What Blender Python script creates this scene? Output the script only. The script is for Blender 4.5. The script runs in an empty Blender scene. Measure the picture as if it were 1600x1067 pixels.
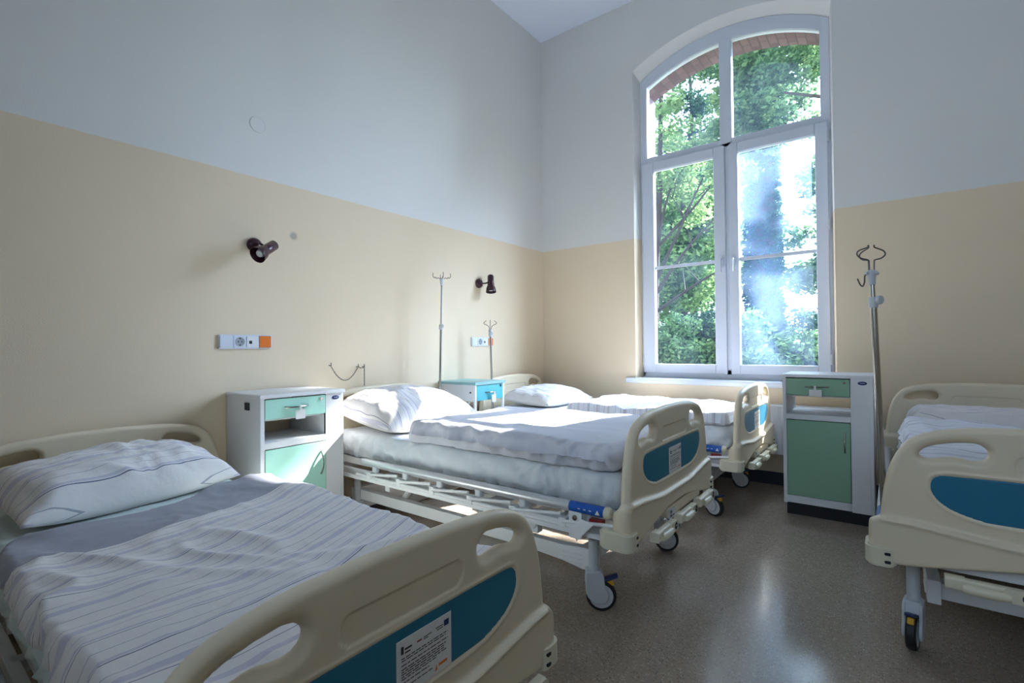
import bpy, math, random
import numpy as np
from mathutils import Vector, Matrix
random.seed(7)
scene = bpy.context.scene
COL = scene.collection
PI = math.pi

# ------------------------------------------------------------------ camera
CAM = np.array([2.9736, -4.4577, 1.12])
YAW, PIT, ROL, FPX = 0.65181, 0.011435, -0.0095587, 777.116
cd = bpy.data.cameras.new('camera')
cam = bpy.data.objects.new('camera', cd); COL.objects.link(cam)
fw = Vector((-math.sin(YAW)*math.cos(PIT), math.cos(YAW)*math.cos(PIT), math.sin(PIT)))
rt = Vector((math.cos(YAW), math.sin(YAW), 0)); up = rt.cross(fw)
r2 = rt*math.cos(ROL) + up*math.sin(ROL); u2 = up*math.cos(ROL) - rt*math.sin(ROL)
M = Matrix((r2, u2, -fw)).transposed().to_4x4(); M.translation = Vector(CAM)
cam.matrix_world = M
cd.sensor_width = 36; cd.lens = FPX*36/1600; cd.clip_start = 0.02
scene.camera = cam

# ------------------------------------------------------------------ light
world = bpy.data.worlds.new('sky'); scene.world = world; world.use_nodes = True
wn = world.node_tree; wn.nodes.clear()
wo = wn.nodes.new('ShaderNodeOutputWorld'); bg = wn.nodes.new('ShaderNodeBackground')
# daylight: pale blue sky, plus a bright lobe added out of view to light the room
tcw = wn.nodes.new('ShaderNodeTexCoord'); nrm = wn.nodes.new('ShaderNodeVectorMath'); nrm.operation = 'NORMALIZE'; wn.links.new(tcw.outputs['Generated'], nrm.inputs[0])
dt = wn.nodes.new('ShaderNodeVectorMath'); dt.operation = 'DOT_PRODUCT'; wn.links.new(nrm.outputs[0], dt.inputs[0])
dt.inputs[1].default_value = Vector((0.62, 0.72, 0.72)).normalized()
def wmath(op, x, y):
    n = wn.nodes.new('ShaderNodeMath'); n.operation = op
    for i, v in enumerate((x, y)):
        if isinstance(v, (int, float)): n.inputs[i].default_value = v
        else: wn.links.new(v, n.inputs[i])
    return n.outputs[0]
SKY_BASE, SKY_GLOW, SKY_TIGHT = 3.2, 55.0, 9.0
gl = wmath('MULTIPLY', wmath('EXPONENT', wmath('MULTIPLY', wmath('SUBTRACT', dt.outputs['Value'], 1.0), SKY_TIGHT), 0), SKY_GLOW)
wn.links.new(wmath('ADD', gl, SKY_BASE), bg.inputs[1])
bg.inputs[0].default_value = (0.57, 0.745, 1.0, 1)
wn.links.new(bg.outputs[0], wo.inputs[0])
pd_ = bpy.data.lights.new('window_portal', 'AREA'); pd_.shape = 'RECTANGLE'; pd_.size = 1.56; pd_.size_y = 3.0; pd_.cycles.is_portal = True
po = bpy.data.objects.new('window_portal', pd_); COL.objects.link(po); po.location = (1.845, .47, 2.35); po.rotation_euler = (-PI/2, 0, 0)
pd2 = bpy.data.lights.new('window_portal', 'AREA'); pd2.shape = 'RECTANGLE'; pd2.size = 3.3; pd2.size_y = 1.7; pd2.cycles.is_portal = True
po2 = bpy.data.objects.new('window_portal', pd2); COL.objects.link(po2); po2.location = (3.25, -6.32, 2.45); po2.rotation_euler = (PI/2, 0, 0)
sd = bpy.data.lights.new('sun', 'SUN'); sun = bpy.data.objects.new('sun', sd); COL.objects.link(sun)
sd.energy = 32; sd.angle = math.radians(0.55); sd.color = (1.0, 0.97, 0.94)
sun.rotation_euler = Vector((-0.36, -1.0, -0.82)).to_track_quat('-Z', 'Y').to_euler()
vs = scene.view_settings
vs.view_transform = 'Standard'; vs.look = 'None'; vs.exposure = 0.40; vs.gamma = 1; vs.use_curve_mapping = False

# ------------------------------------------------------------------ materials
def srgb(r, g, b):
    f = lambda c: (c/255/12.92) if c/255 <= 0.04045 else ((c/255+0.055)/1.055)**2.4
    return (f(r), f(g), f(b), 1)
def mat(name, col=(200, 200, 200), rough=0.5, metal=0.0, bump=0, bscale=50, spec=0.5, coat=0, trans=0):
    m = bpy.data.materials.new(name); m.use_nodes = True
    nt = m.node_tree; b = nt.nodes['Principled BSDF']
    b.inputs['Base Color'].default_value = srgb(*col); b.inputs['Roughness'].default_value = rough
    b.inputs['Metallic'].default_value = metal; b.inputs['Specular IOR Level'].default_value = spec
    b.inputs['Coat Weight'].default_value = coat
    if bump:
        tc = nt.nodes.new('ShaderNodeTexCoord'); n = nt.nodes.new('ShaderNodeTexNoise'); bp = nt.nodes.new('ShaderNodeBump')
        n.inputs['Scale'].default_value = bscale; n.inputs['Detail'].default_value = 4
        bp.inputs['Strength'].default_value = bump; bp.inputs['Distance'].default_value = 0.002
        nt.links.new(tc.outputs['Object'], n.inputs[0]); nt.links.new(n.outputs[0], bp.inputs['Height'])
        nt.links.new(bp.outputs[0], b.inputs['Normal'])
    return m
def nn(m, t, **kw):
    n = m.node_tree.nodes.new(t)
    for k, v in kw.items():
        if k.startswith('i_'): n.inputs[k[2:]].default_value = v
        else: setattr(n, k, v)
    return n
def lk(m, a, b): m.node_tree.links.new(a, b)
def mth(m, op, a, b=None, c=None):
    n = nn(m, 'ShaderNodeMath', operation=op)
    for i, v in enumerate((a, b, c)):
        if v is None: continue
        if isinstance(v, (int, float)): n.inputs[i].default_value = v
        else: lk(m, v, n.inputs[i])
    return n.outputs[0]
def mixc(m, fac, a, b):
    n = nn(m, 'ShaderNodeMix', data_type='RGBA')
    for s, v in ((n.inputs['Factor'], fac), (n.inputs['A'], a), (n.inputs['B'], b)):
        if isinstance(v, (int, float)): s.default_value = v
        elif isinstance(v, tuple): s.default_value = v
        else: lk(m, v, s)
    return n.outputs['Result']

def wall_mat():
    m = mat('painted_plaster', rough=0.75, spec=0.25); b = m.node_tree.nodes['Principled BSDF']
    g = nn(m, 'ShaderNodeNewGeometry'); s = nn(m, 'ShaderNodeSeparateXYZ'); lk(m, g.outputs['Position'], s.inputs[0])
    n = nn(m, 'ShaderNodeTexNoise'); n.inputs['Scale'].default_value = 9; lk(m, g.outputs['Position'], n.inputs[0])
    z = mth(m, 'ADD', s.outputs[2], mth(m, 'MULTIPLY', n.outputs[0], 0.006))
    f = mth(m, 'GREATER_THAN', z, 2.143)
    c = mixc(m, f, srgb(229, 210, 181), srgb(226, 224, 218))
    # one grey smudge beside the reading lamp
    d = nn(m, 'ShaderNodeVectorMath', operation='DISTANCE'); lk(m, g.outputs['Position'], d.inputs[0]); d.inputs[1].default_value = (0, -2.81, 1.83)
    f2 = mth(m, 'MULTIPLY', mth(m, 'LESS_THAN', d.outputs['Value'], 0.026), 0.45)
    mr = nn(m, 'ShaderNodeMapRange'); lk(m, d.outputs['Value'], mr.inputs[0])
    for i, v in enumerate((0.014, 0.032, 0.55, 0.0)): mr.inputs[i+1].default_value = v
    c = mixc(m, mr.outputs[0], c, srgb(120, 118, 112))
    n2 = nn(m, 'ShaderNodeTexNoise'); n2.inputs['Scale'].default_value = 1.3; n2.inputs['Detail'].default_value = 3; lk(m, g.outputs['Position'], n2.inputs[0])
    hsv = nn(m, 'ShaderNodeHueSaturation'); lk(m, c, hsv.inputs['Color']); lk(m, mth(m, 'ADD', mth(m, 'MULTIPLY', n2.outputs[0], 0.06), 0.97), hsv.inputs['Value'])
    lk(m, hsv.outputs[0], b.inputs['Base Color'])
    n3 = nn(m, 'ShaderNodeTexNoise'); n3.inputs['Scale'].default_value = 160; n3.inputs['Detail'].default_value = 3; lk(m, g.outputs['Position'], n3.inputs[0])
    bp = nn(m, 'ShaderNodeBump'); bp.inputs['Strength'].default_value = 0.25; bp.inputs['Distance'].default_value = 0.002
    lk(m, n3.outputs[0], bp.inputs['Height']); lk(m, bp.outputs[0], b.inputs['Normal'])
    return m
def floor_mat():
    m = mat('speckled_vinyl', rough=0.2, spec=0.5); b = m.node_tree.nodes['Principled BSDF']
    g = nn(m, 'ShaderNodeNewGeometry'); P = g.outputs['Position']
    def noise(sc, det=2):
        n = nn(m, 'ShaderNodeTexNoise'); n.inputs['Scale'].default_value = sc; n.inputs['Detail'].default_value = det; lk(m, P, n.inputs[0]); return n.outputs[0]
    c = mixc(m, noise(1.1, 4), srgb(146, 130, 114), srgb(162, 146, 129))
    v = nn(m, 'ShaderNodeTexVoronoi'); v.inputs['Scale'].default_value = 130; lk(m, P, v.inputs[0])
    s = nn(m, 'ShaderNodeSeparateXYZ'); lk(m, v.outputs['Color'], s.inputs[0])
    near = mth(m, 'LESS_THAN', v.outputs['Distance'], 0.42)
    c = mixc(m, mth(m, 'MULTIPLY', mth(m, 'MULTIPLY', mth(m, 'GREATER_THAN', s.outputs[0], 0.72), near), 0.5), c, srgb(196, 188, 170))
    c = mixc(m, mth(m, 'MULTIPLY', mth(m, 'MULTIPLY', mth(m, 'LESS_THAN', s.outputs[0], 0.25), near), 0.55), c, srgb(96, 86, 76))
    lk(m, c, b.inputs['Base Color'])
    r = mth(m, 'ADD', mth(m, 'MULTIPLY', noise(3.0, 5), 0.16), 0.10); lk(m, r, b.inputs['Roughness'])
    bp = nn(m, 'ShaderNodeBump'); bp.inputs['Strength'].default_value = 0.05; bp.inputs['Distance'].default_value = 0.01
    lk(m, noise(4.5, 2), bp.inputs['Height']); lk(m, bp.outputs[0], b.inputs['Normal'])
    return m
def cloth_mat(name, base, stripes=None, axis=0, rough=0.85, band=None):
    """base colour cotton, woven stripes along UV axis; band=(width, colour) plain border at s<width"""
    m = mat(name, base, rough, spec=0.2); b = m.node_tree.nodes['Principled BSDF']
    b.inputs['Sheen Weight'].default_value = 0.15
    uv = nn(m, 'ShaderNodeUVMap'); s = nn(m, 'ShaderNodeSeparateXYZ'); lk(m, uv.outputs[0], s.inputs[0])
    S = s.outputs[axis]; c = srgb(*base)
    if stripes:
        per, lines = stripes
        fr = mth(m, 'FRACT', mth(m, 'DIVIDE', S, per))
        cr = nn(m, 'ShaderNodeValToRGB'); cr.color_ramp.interpolation = 'CONSTANT'
        lk(m, fr, cr.inputs[0]); el = cr.color_ramp.elements
        el[0].position = 0; el[0].color = srgb(*base); el.remove(el[1])
        for p, w, colr in lines:
            e = el.new(p); e.color = srgb(*colr); e2 = el.new(p+w); e2.color = srgb(*base)
        c = cr.outputs[0]
    if band:
        c = mixc(m, mth(m, 'LESS_THAN', S, band[0]), c, srgb(*band[1]))
    if stripes or band: lk(m, c, b.inputs['Base Color'])
    tc = nn(m, 'ShaderNodeTexCoord'); n = nn(m, 'ShaderNodeTexNoise'); n.inputs['Scale'].default_value = 28; n.inputs['Detail'].default_value = 5
    lk(m, tc.outputs['Object'], n.inputs[0]); bp = nn(m, 'ShaderNodeBump'); bp.inputs['Strength'].default_value = 0.35; bp.inputs['Distance'].default_value = 0.006
    lk(m, n.outputs[0], bp.inputs['Height']); lk(m, bp.outputs[0], b.inputs['Normal'])
    return m
def brick_mat():
    m = mat('arch_brick', (120, 62, 50), 0.9); b = m.node_tree.nodes['Principled BSDF']
    uv = nn(m, 'ShaderNodeUVMap'); t = nn(m, 'ShaderNodeTexBrick'); lk(m, uv.outputs[0], t.inputs[0])
    t.inputs['Color1'].default_value = srgb(124, 98, 96); t.inputs['Color2'].default_value = srgb(100, 74, 74); t.inputs['Mortar'].default_value = srgb(96, 80, 76)
    t.inputs['Scale'].default_value = 1; t.inputs['Mortar Size'].default_value = 0.006; t.inputs['Brick Width'].default_value = 0.14; t.inputs['Row Height'].default_value = 0.075
    lk(m, t.outputs[0], b.inputs['Base Color']); bp = nn(m, 'ShaderNodeBump'); bp.inputs['Distance'].default_value = 0.01
    bp.invert = True; lk(m, t.outputs['Fac'], bp.inputs['Height']); lk(m, bp.outputs[0], b.inputs['Normal'])
    return m
def glass_mat(name, glare_haze=0.0, dirt=0.0):
    m = bpy.data.materials.new(name); m.use_nodes = True; nt = m.node_tree; nt.nodes.clear()
    o = nn(m, 'ShaderNodeOutputMaterial'); t = nn(m, 'ShaderNodeBsdfTransparent'); t.inputs[0].default_value = (0.93, 0.96, 0.97, 1)
    g = nn(m, 'ShaderNodeBsdfGlossy'); g.inputs['Roughness'].default_value = 0.02
    fr = nn(m, 'ShaderNodeFresnel'); fr.inputs[0].default_value = 1.45
    mx = nn(m, 'ShaderNodeMixShader'); lk(m, fr.outputs[0], mx.inputs[0]); lk(m, t.outputs[0], mx.inputs[1]); lk(m, g.outputs[0], mx.inputs[2])
    out = mx.outputs[0]
    if glare_haze:  # sunlit haze and glare put in as a bluish noise-masked tint, stronger higher up
        tr = nn(m, 'ShaderNodeBsdfTranslucent'); tr.inputs[0].default_value = srgb(170, 205, 255)
        geo = nn(m, 'ShaderNodeNewGeometry'); mp = nn(m, 'ShaderNodeMapping'); mp.inputs['Scale'].default_value = (2.4, 1, .6); lk(m, geo.outputs['Position'], mp.inputs[0])
        n = nn(m, 'ShaderNodeTexNoise'); n.inputs['Scale'].default_value = 1.25; n.inputs['Detail'].default_value = 3; lk(m, mp.outputs[0], n.inputs[0])
        s = nn(m, 'ShaderNodeSeparateXYZ'); lk(m, geo.outputs['Position'], s.inputs[0])
        hi = nn(m, 'ShaderNodeMapRange'); lk(m, s.outputs[2], hi.inputs[0])
        for i, v in enumerate((0.9, 2.8, -0.08, 0.10)): hi.inputs[i+1].default_value = v
        mr = nn(m, 'ShaderNodeMapRange'); lk(m, mth(m, 'ADD', n.outputs[0], hi.outputs[0]), mr.inputs[0])
        for i, v in enumerate((0.36, 0.66, glare_haze*0.3, glare_haze)): mr.inputs[i+1].default_value = v
        m2 = nn(m, 'ShaderNodeMixShader'); lk(m, mr.outputs[0], m2.inputs[0]); lk(m, out, m2.inputs[1]); lk(m, tr.outputs[0], m2.inputs[2]); out = m2.outputs[0]
    lk(m, out, o.inputs[0]); return m
def leaf_mat(name, c1, c2, tl=0.45):
    m = bpy.data.materials.new(name); m.use_nodes = True; nt = m.node_tree; nt.nodes.clear()
    o = nn(m, 'ShaderNodeOutputMaterial'); g = nn(m, 'ShaderNodeNewGeometry')
    c = mixc(m, g.outputs['Random Per Island'], srgb(*c1), srgb(*c2))
    d = nn(m, 'ShaderNodeBsdfDiffuse'); t = nn(m, 'ShaderNodeBsdfTranslucent'); lk(m, c, d.inputs[0]); lk(m, c, t.inputs[0])
    mx = nn(m, 'ShaderNodeMixShader'); mx.inputs[0].default_value = tl; lk(m, d.outputs[0], mx.inputs[1]); lk(m, t.outputs[0], mx.inputs[2])
    lk(m, mx.outputs[0], o.inputs[0]); return m

LAV = (200, 196, 206); LINE = (104, 108, 136); GR = (166, 166, 176)
STR = (0.46, [(0.03, .0045, LINE), (0.08, .05, LAV), (0.18, .004, GR), (0.25, .012, LAV), (0.275, .0045, LINE), (0.36, .005, GR),
              (0.43, .02, LAV), (0.46, .005, LINE), (0.56, .004, GR), (0.60, .035, LAV), (0.65, .0045, LINE), (0.74, .005, LINE), (0.80, .03, LAV), (0.93, .005, LINE)])
W = (226, 221, 218)
MT = dict(
    wall=wall_mat(), floor=floor_mat(), ceil=mat('ceiling_paint', (228, 234, 246), 0.8, bump=.2, bscale=120),
    white=mat('white_enamel', (232, 232, 230), 0.35), pvc=mat('white_pvc', (212, 217, 226), 0.3),
    cream=mat('cream_plastic', (226, 211, 182), 0.40, bump=0.12, bscale=900), bumper=mat('ivory_plastic', (220, 212, 186), 0.35),
    blue=mat('teal_laminate', (28, 112, 142), 0.45, bump=0.1, bscale=900), alu=mat('anodised_aluminium', (214, 216, 220), 0.33, metal=0.55),
    steel=mat('chromed_steel', (170, 168, 164), 0.22, metal=1.0), wire=mat('dark_steel_wire', (92, 90, 88), 0.35, metal=0.9),
    grey=mat('grey_plastic', (198, 202, 204), 0.4), rubber=mat('black_rubber', (26, 26, 28), 0.55),
    pedal=mat('navy_plastic', (24, 42, 88), 0.4), yellow=mat('yellow_plastic', (214, 160, 30), 0.4), red=mat('red_plastic', (140, 24, 28), 0.4),
    sticker=mat('blue_sticker', (20, 86, 176), 0.35), paper=mat('white_paper', (228, 226, 222), 0.7), ink=mat('dark_ink', (48, 46, 52), 0.6),
    badge=mat('badge_blue', (20, 44, 110), 0.3), board=mat('white_laminate', (226, 226, 226), 0.4, bump=0.1, bscale=400),
    green=mat('green_laminate', (140, 180, 150), 0.4), mint=mat('mint_laminate', (176, 226, 208), 0.35), turqt=mat('pale_turquoise_laminate', (138, 184, 184), 0.35), turq=mat('turquoise_laminate', (74, 174, 188), 0.35),
    black=mat('black_plinth', (22, 22, 26), 0.6), burg=mat('burgundy_enamel', (58, 24, 36), 0.25), bulb=mat('frosted_bulb', (240, 240, 236), 0.3),
    orange=mat('orange_plastic', (226, 116, 24), 0.4), socket=mat('socket_grey', (150, 156, 162), 0.4), dark=mat('dark_hole', (20, 20, 22), 0.6),
    rad=mat('radiator_enamel', (226, 228, 232), 0.35), base=mat('dark_baseboard', (38, 44, 58), 0.4),
    sheet=cloth_mat('white_sheet', (216, 220, 222)), sheetg=cloth_mat('pale_green_sheet', (204, 216, 212)),
    duvet=cloth_mat('striped_duvet_cover', W, STR, 0, band=(0.415, (156, 157, 168))), duvetp=cloth_mat('plain_grey_duvet_cover', (214, 214, 222)),
    duvetb=cloth_mat('striped_duvet_cover_light', (224, 226, 234), STR, 0), pilx=cloth_mat('pillowcase_long_stripes', W, STR, 0), pily=cloth_mat('pillowcase_cross_stripes', W, STR, 1),
    brick=brick_mat(), glass=glass_mat('window_glass', 0.014), glare_haze=glass_mat('glare_haze_glass', 0.115),
    bark=mat('bark', (58, 50, 42), 0.9, bump=1, bscale=14), leafa=leaf_mat('leaf_mid', (60, 92, 62), (122, 150, 100)), leafb=leaf_mat('leaf_light', (92, 124, 70), (156, 180, 120), 0.5),
    leafc=leaf_mat('leaf_dark', (34, 58, 46), (72, 98, 74), 0.3), ground=mat('forest_floor', (66, 74, 44), 0.95, bump=1, bscale=5),
)

# ------------------------------------------------------------------ object helpers
def tag(o, label=None, cat=None, group=None, kind=None):
    if label: o['label'] = label
    if cat: o['category'] = cat
    if group: o['group'] = group
    if kind: o['kind'] = kind
    return o
def empty(name, loc=(0, 0, 0), rz=0):
    o = bpy.data.objects.new(name, None); COL.objects.link(o); o.location = loc; o.rotation_euler = (0, 0, rz); o.empty_display_size = 0.1
    return o
class MB:
    def __init__(s): s.v = []; s.f = []; s.sm = []; s.mi = []; s.m = 0
    def add(s, vs_, fs, smooth=False):
        k = len(s.v); s.v += [tuple(v) for v in vs_]
        for f in fs: s.f.append(tuple(i+k for i in f)); s.sm.append(smooth); s.mi.append(s.m)
        return s
    def use(s, i): s.m = i; return s
    def box(s, x0, x1, y0, y1, z0, z1, fn=None):
        v = [(x, y, z) for z in (z0, z1) for y in (y0, y1) for x in (x0, x1)]
        if fn: v = [fn(*p) for p in v]
        return s.add(v, [(0, 2, 3, 1), (4, 5, 7, 6), (0, 1, 5, 4), (2, 6, 7, 3), (0, 4, 6, 2), (1, 3, 7, 5)])
    def rbox(s, x0, x1, y0, y1, z0, z1, r=.01, n=3, ax=2):
        """box with rounded edges around axis ax"""
        L = [(x0, x1), (y0, y1), (z0, z1)]; a, b = [i for i in range(3) if i != ax]
        pts = []
        for cx, cy, st in ((L[a][1]-r, L[b][1]-r, 0), (L[a][0]+r, L[b][1]-r, 1), (L[a][0]+r, L[b][0]+r, 2), (L[a][1]-r, L[b][0]+r, 3)):
            for k in range(n+1):
                t = (st + k/n)*PI/2; pts.append((cx+r*math.cos(t), cy+r*math.sin(t)))
        N = len(pts); v = []
        for e in L[ax]:
            for p in pts:
                q = [0, 0, 0]; q[a], q[b], q[ax] = p[0], p[1], e; v.append(tuple(q))
        fs = [tuple(range(N))[::-1], tuple(range(N, 2*N))]
        s.add(v, fs); k = len(s.v)-2*N
        for i in range(N): s.f.append((k+i, k+(i+1) % N, k+N+(i+1) % N, k+N+i)); s.sm.append(True); s.mi.append(s.m)
        return s
    def tube(s, pts, r, n=10, cap=True):
        P = [Vector(p) for p in pts]; rs = r if isinstance(r, (list, tuple)) else [r]*len(P)
        t0 = (P[1]-P[0]).normalized(); ref = Vector((0, 0, 1)) if abs(t0.z) < .9 else Vector((1, 0, 0)); a = t0.cross(ref).normalized()
        vs_ = []
        for i, p in enumerate(P):
            t = (P[min(i+1, len(P)-1)] - P[max(i-1, 0)]).normalized(); a = (a - t*a.dot(t)).normalized(); b = t.cross(a)
            for k in range(n):
                q = 2*PI*k/n; vs_.append(p + (a*math.cos(q) + b*math.sin(q))*rs[i])
        fs = [(i*n+k, i*n+(k+1) % n, (i+1)*n+(k+1) % n, (i+1)*n+k) for i in range(len(P)-1) for k in range(n)]
        s.add(vs_, fs, True)
        if cap:
            k = len(s.v)-len(vs_); s.f.append(tuple(k+i for i in range(n))[::-1]); s.sm.append(False); s.mi.append(s.m)
            k2 = len(s.v)-n; s.f.append(tuple(k2+i for i in range(n))); s.sm.append(False); s.mi.append(s.m)
        return s
    def lathe(s, prof, org=(0, 0, 0), axis=(0, 0, 1), n=24):
        """prof: (radius, height) list along axis"""
        ax = Vector(axis).normalized(); ref = Vector((0, 0, 1)) if abs(ax.z) < .9 else Vector((1, 0, 0)); a = ax.cross(ref).normalized(); b = ax.cross(a); O = Vector(org)
        vs_ = [O + ax*h + (a*math.cos(2*PI*k/n) + b*math.sin(2*PI*k/n))*max(r, 1e-5) for r, h in prof for k in range(n)]
        fs = [(i*n+k, i*n+(k+1) % n, (i+1)*n+(k+1) % n, (i+1)*n+k) for i in range(len(prof)-1) for k in range(n)]
        return s.add(vs_, fs, True)
    def prism(s, poly, ax, a0, a1):
        N = len(poly); o = [i for i in range(3) if i != ax]; v = []
        for e in (a0, a1):
            for p in poly:
                q = [0, 0, 0]; q[o[0]], q[o[1]], q[ax] = p[0], p[1], e; v.append(tuple(q))
        return s.add(v, [tuple(range(N))[::-1], tuple(range(N, 2*N))] + [(i, (i+1) % N, N+(i+1) % N, N+i) for i in range(N)])
    def build(s, name, m, parent=None, bevel=0, angle=35, uv=None):
        me = bpy.data.meshes.new(name); me.from_pydata(s.v, [], s.f)
        for x in (m if isinstance(m, (list, tuple)) else [m]): me.materials.append(x)
        me.polygons.foreach_set('use_smooth', [True]*len(s.f)); me.polygons.foreach_set('material_index', s.mi)
        import bmesh
        bm = bmesh.new(); bm.from_mesh(me); bmesh.ops.recalc_face_normals(bm, faces=bm.faces); bm.to_mesh(me); bm.free()
        me.set_sharp_from_angle(angle=math.radians(angle))
        if uv:
            l = me.uv_layers.new(name='UVMap'); co = [me.vertices[lp.vertex_index].co for lp in me.loops]
            l.data.foreach_set('uv', [c for p in co for c in uv(p)])
        o = bpy.data.objects.new(name, me); COL.objects.link(o)
        if parent: o.parent = parent
        if bevel:
            b = o.modifiers.new('bevel', 'BEVEL'); b.width = bevel; b.segments = 2; b.limit_method = 'ANGLE'; b.angle_limit = math.radians(50)
        return o
def struct(o): o['kind'] = 'structure'; return o
def catmull(P, n=6, closed=True):
    P = [np.array(p, float) for p in P]; N = len(P); out = []
    for i in range(N if closed else N-1):
        g = lambda k: P[k % N] if closed else P[min(max(k, 0), N-1)]
        a, b, c, d = g(i-1), g(i), g(i+1), g(i+2)
        for k in range(n):
            t = k/n; out.append(.5*((2*b)+(c-a)*t+(2*a-5*b+4*c-d)*t*t+(3*b-a-3*c+d)*t**3))
    if not closed: out.append(P[-1])
    return [tuple(p) for p in out]
def sdpoly(poly):
    A = np.array([p[:2] for p in poly]); B = np.roll(A, -1, 0); D = B-A; L2 = (D**2).sum(1)+1e-12
    def f(x, y):
        x = np.asarray(x, float); sh = x.shape; x = x.ravel(); y = np.asarray(y, float).ravel(); best = np.full(x.shape, 1e9); ins = np.zeros(x.shape, bool)
        for a, b, d, l in zip(A, B, D, L2):
            t = np.clip(((x-a[0])*d[0]+(y-a[1])*d[1])/l, 0, 1)
            best = np.minimum(best, (x-a[0]-t*d[0])**2+(y-a[1]-t*d[1])**2)
            if a[1] != b[1]:
                ins ^= ((a[1] > y) != (b[1] > y)) & (x < (b[0]-a[0])*(y-a[1])/(b[1]-a[1])+a[0])
        r = np.sqrt(best); return np.where(ins, r, -r).reshape(sh)
    return f
def sdrect(x0, x1, y0, y1, r=.03):
    cx, cy, hx, hy = (x0+x1)/2, (y0+y1)/2, (x1-x0)/2-r, (y1-y0)/2-r
    def f(x, y):
        qx = np.abs(x-cx)-hx; qy = np.abs(y-cy)-hy
        return -(np.hypot(np.maximum(qx, 0), np.maximum(qy, 0))+np.minimum(np.maximum(qx, qy), 0)-r)
    return f
def plate(name, sdf, bounds, res, r, H, relief, relief2, place, m, parent, uvs=False, Hb=None, custom=True):
    """puffy slab: outline from a signed distance, edges rounded over width r to half thickness H. place maps (a,b,c)->xyz (numpy), c = out of plane"""
    Hb = H if Hb is None else Hb
    x0, x1, y0, y1 = bounds; nx = int((x1-x0)/res)+2; ny = int((y1-y0)/res)+2
    X = x0+np.arange(nx)*res; Y = y0+np.arange(ny)*res; GX, GY = np.meshgrid(X, Y, indexing='ij'); D = sdf(GX, GY)
    D = np.where(np.abs(D) < 1e-7, 1e-7, D)
    pts = []; idx = {}; polys = []
    ins = D > 0
    def cor(i, j):
        k = (i, j)
        if k not in idx: idx[k] = len(pts); pts.append((X[i], Y[j]))
        return idx[k]
    def edg(i, j, a, b):
        k = (min((i, j), (a, b)), max((i, j), (a, b)))
        if k not in idx:
            t = D[i, j]/(D[i, j]-D[a, b]); idx[k] = len(pts); pts.append((X[i]+(X[a]-X[i])*t, Y[j]+(Y[b]-Y[j])*t))
            bnd.append(idx[k])
        return idx[k]
    bnd = []
    cnt = ins[:-1, :-1].astype(int)+ins[1:, :-1]+ins[1:, 1:]+ins[:-1, 1:]
    for i, j in zip(*np.nonzero(cnt)):
        if cnt[i, j] == 4: polys.append([cor(i, j), cor(i+1, j), cor(i+1, j+1), cor(i, j+1)]); continue
        cs = [(i, j), (i+1, j), (i+1, j+1), (i, j+1)]; pl = []
        for k in range(4):
            a, b = cs[k], cs[(k+1) % 4]
            if ins[a]: pl.append(cor(*a))
            if ins[a] != ins[b]: pl.append(edg(*(a+b)) if ins[a] else edg(*(b+a)))
        if len(pl) > 2: polys.append(pl)
    P = np.array(pts); N = len(P); a, b = P[:, 0], P[:, 1]; d = np.maximum(sdf(a, b), 0); isb = np.zeros(N, bool); isb[bnd] = True; d[isb] = 0
    t = np.clip(d/r, 0, 1); q = np.sqrt(np.maximum(1-(1-t)**2, 0)); e = 1e-3
    g1 = (sdf(a+e, b)-sdf(a-e, b))/(2*e); g2 = (sdf(a, b+e)-sdf(a, b-e))/(2*e)
    fade = np.clip(t*1.5, 0, 1)
    def side(sg, rel, HH):
        rr = rel(a, b); ra = (rel(a+e, b)-rel(a-e, b))/(2*e); rb = (rel(a, b+e)-rel(a, b-e))/(2*e)
        c = sg*(HH*q + rr*fade); s_ = HH*(1-t)/r
        n = np.stack([-s_*g1-ra*q*fade, -s_*g2-rb*q*fade, sg*np.maximum(q, 1e-3)], 1)
        return c, n/np.linalg.norm(n, axis=1)[:, None]
    ct, ntp = side(1, relief, H); cb, nbt = side(-1, relief2, Hb)
    Vt = place(a, b, ct); Vb = place(a, b, cb); o = place(np.zeros(1), np.zeros(1), np.zeros(1))[0]
    lin = np.array([place(np.array([1.*(i == 0)]), np.array([1.*(i == 1)]), np.array([1.*(i == 2)]))[0]-o for i in range(3)])
    lin /= np.linalg.norm(lin, axis=1)[:, None]
    mp = np.full(N, -1); kk = N
    for i in range(N):
        if isb[i]: mp[i] = i
        else: mp[i] = kk; kk += 1
    V = np.vstack([Vt, Vb[~isb]]); NN = np.vstack([ntp @ lin, (nbt @ lin)[~isb]])
    flip = np.linalg.det(lin) < 0
    F = [pl[::-1] if flip else pl for pl in polys] + [[int(mp[i]) for i in (pl if flip else pl[::-1])] for pl in polys]
    me = bpy.data.meshes.new(name); me.from_pydata(V.tolist(), [], F); me.materials.append(m)
    me.polygons.foreach_set('use_smooth', [True]*len(me.polygons))
    if uvs:
        AB = np.vstack([P, P[~isb]]); l = me.uv_layers.new(name='UVMap'); vi = np.zeros(len(me.loops), int); me.loops.foreach_get('vertex_index', vi)
        l.data.foreach_set('uv', AB[vi].ravel())
    if custom: me.normals_split_custom_set_from_vertices(NN.tolist())
    ob = bpy.data.objects.new(name, me); COL.objects.link(ob)
    if parent: ob.parent = parent
    return ob
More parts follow.
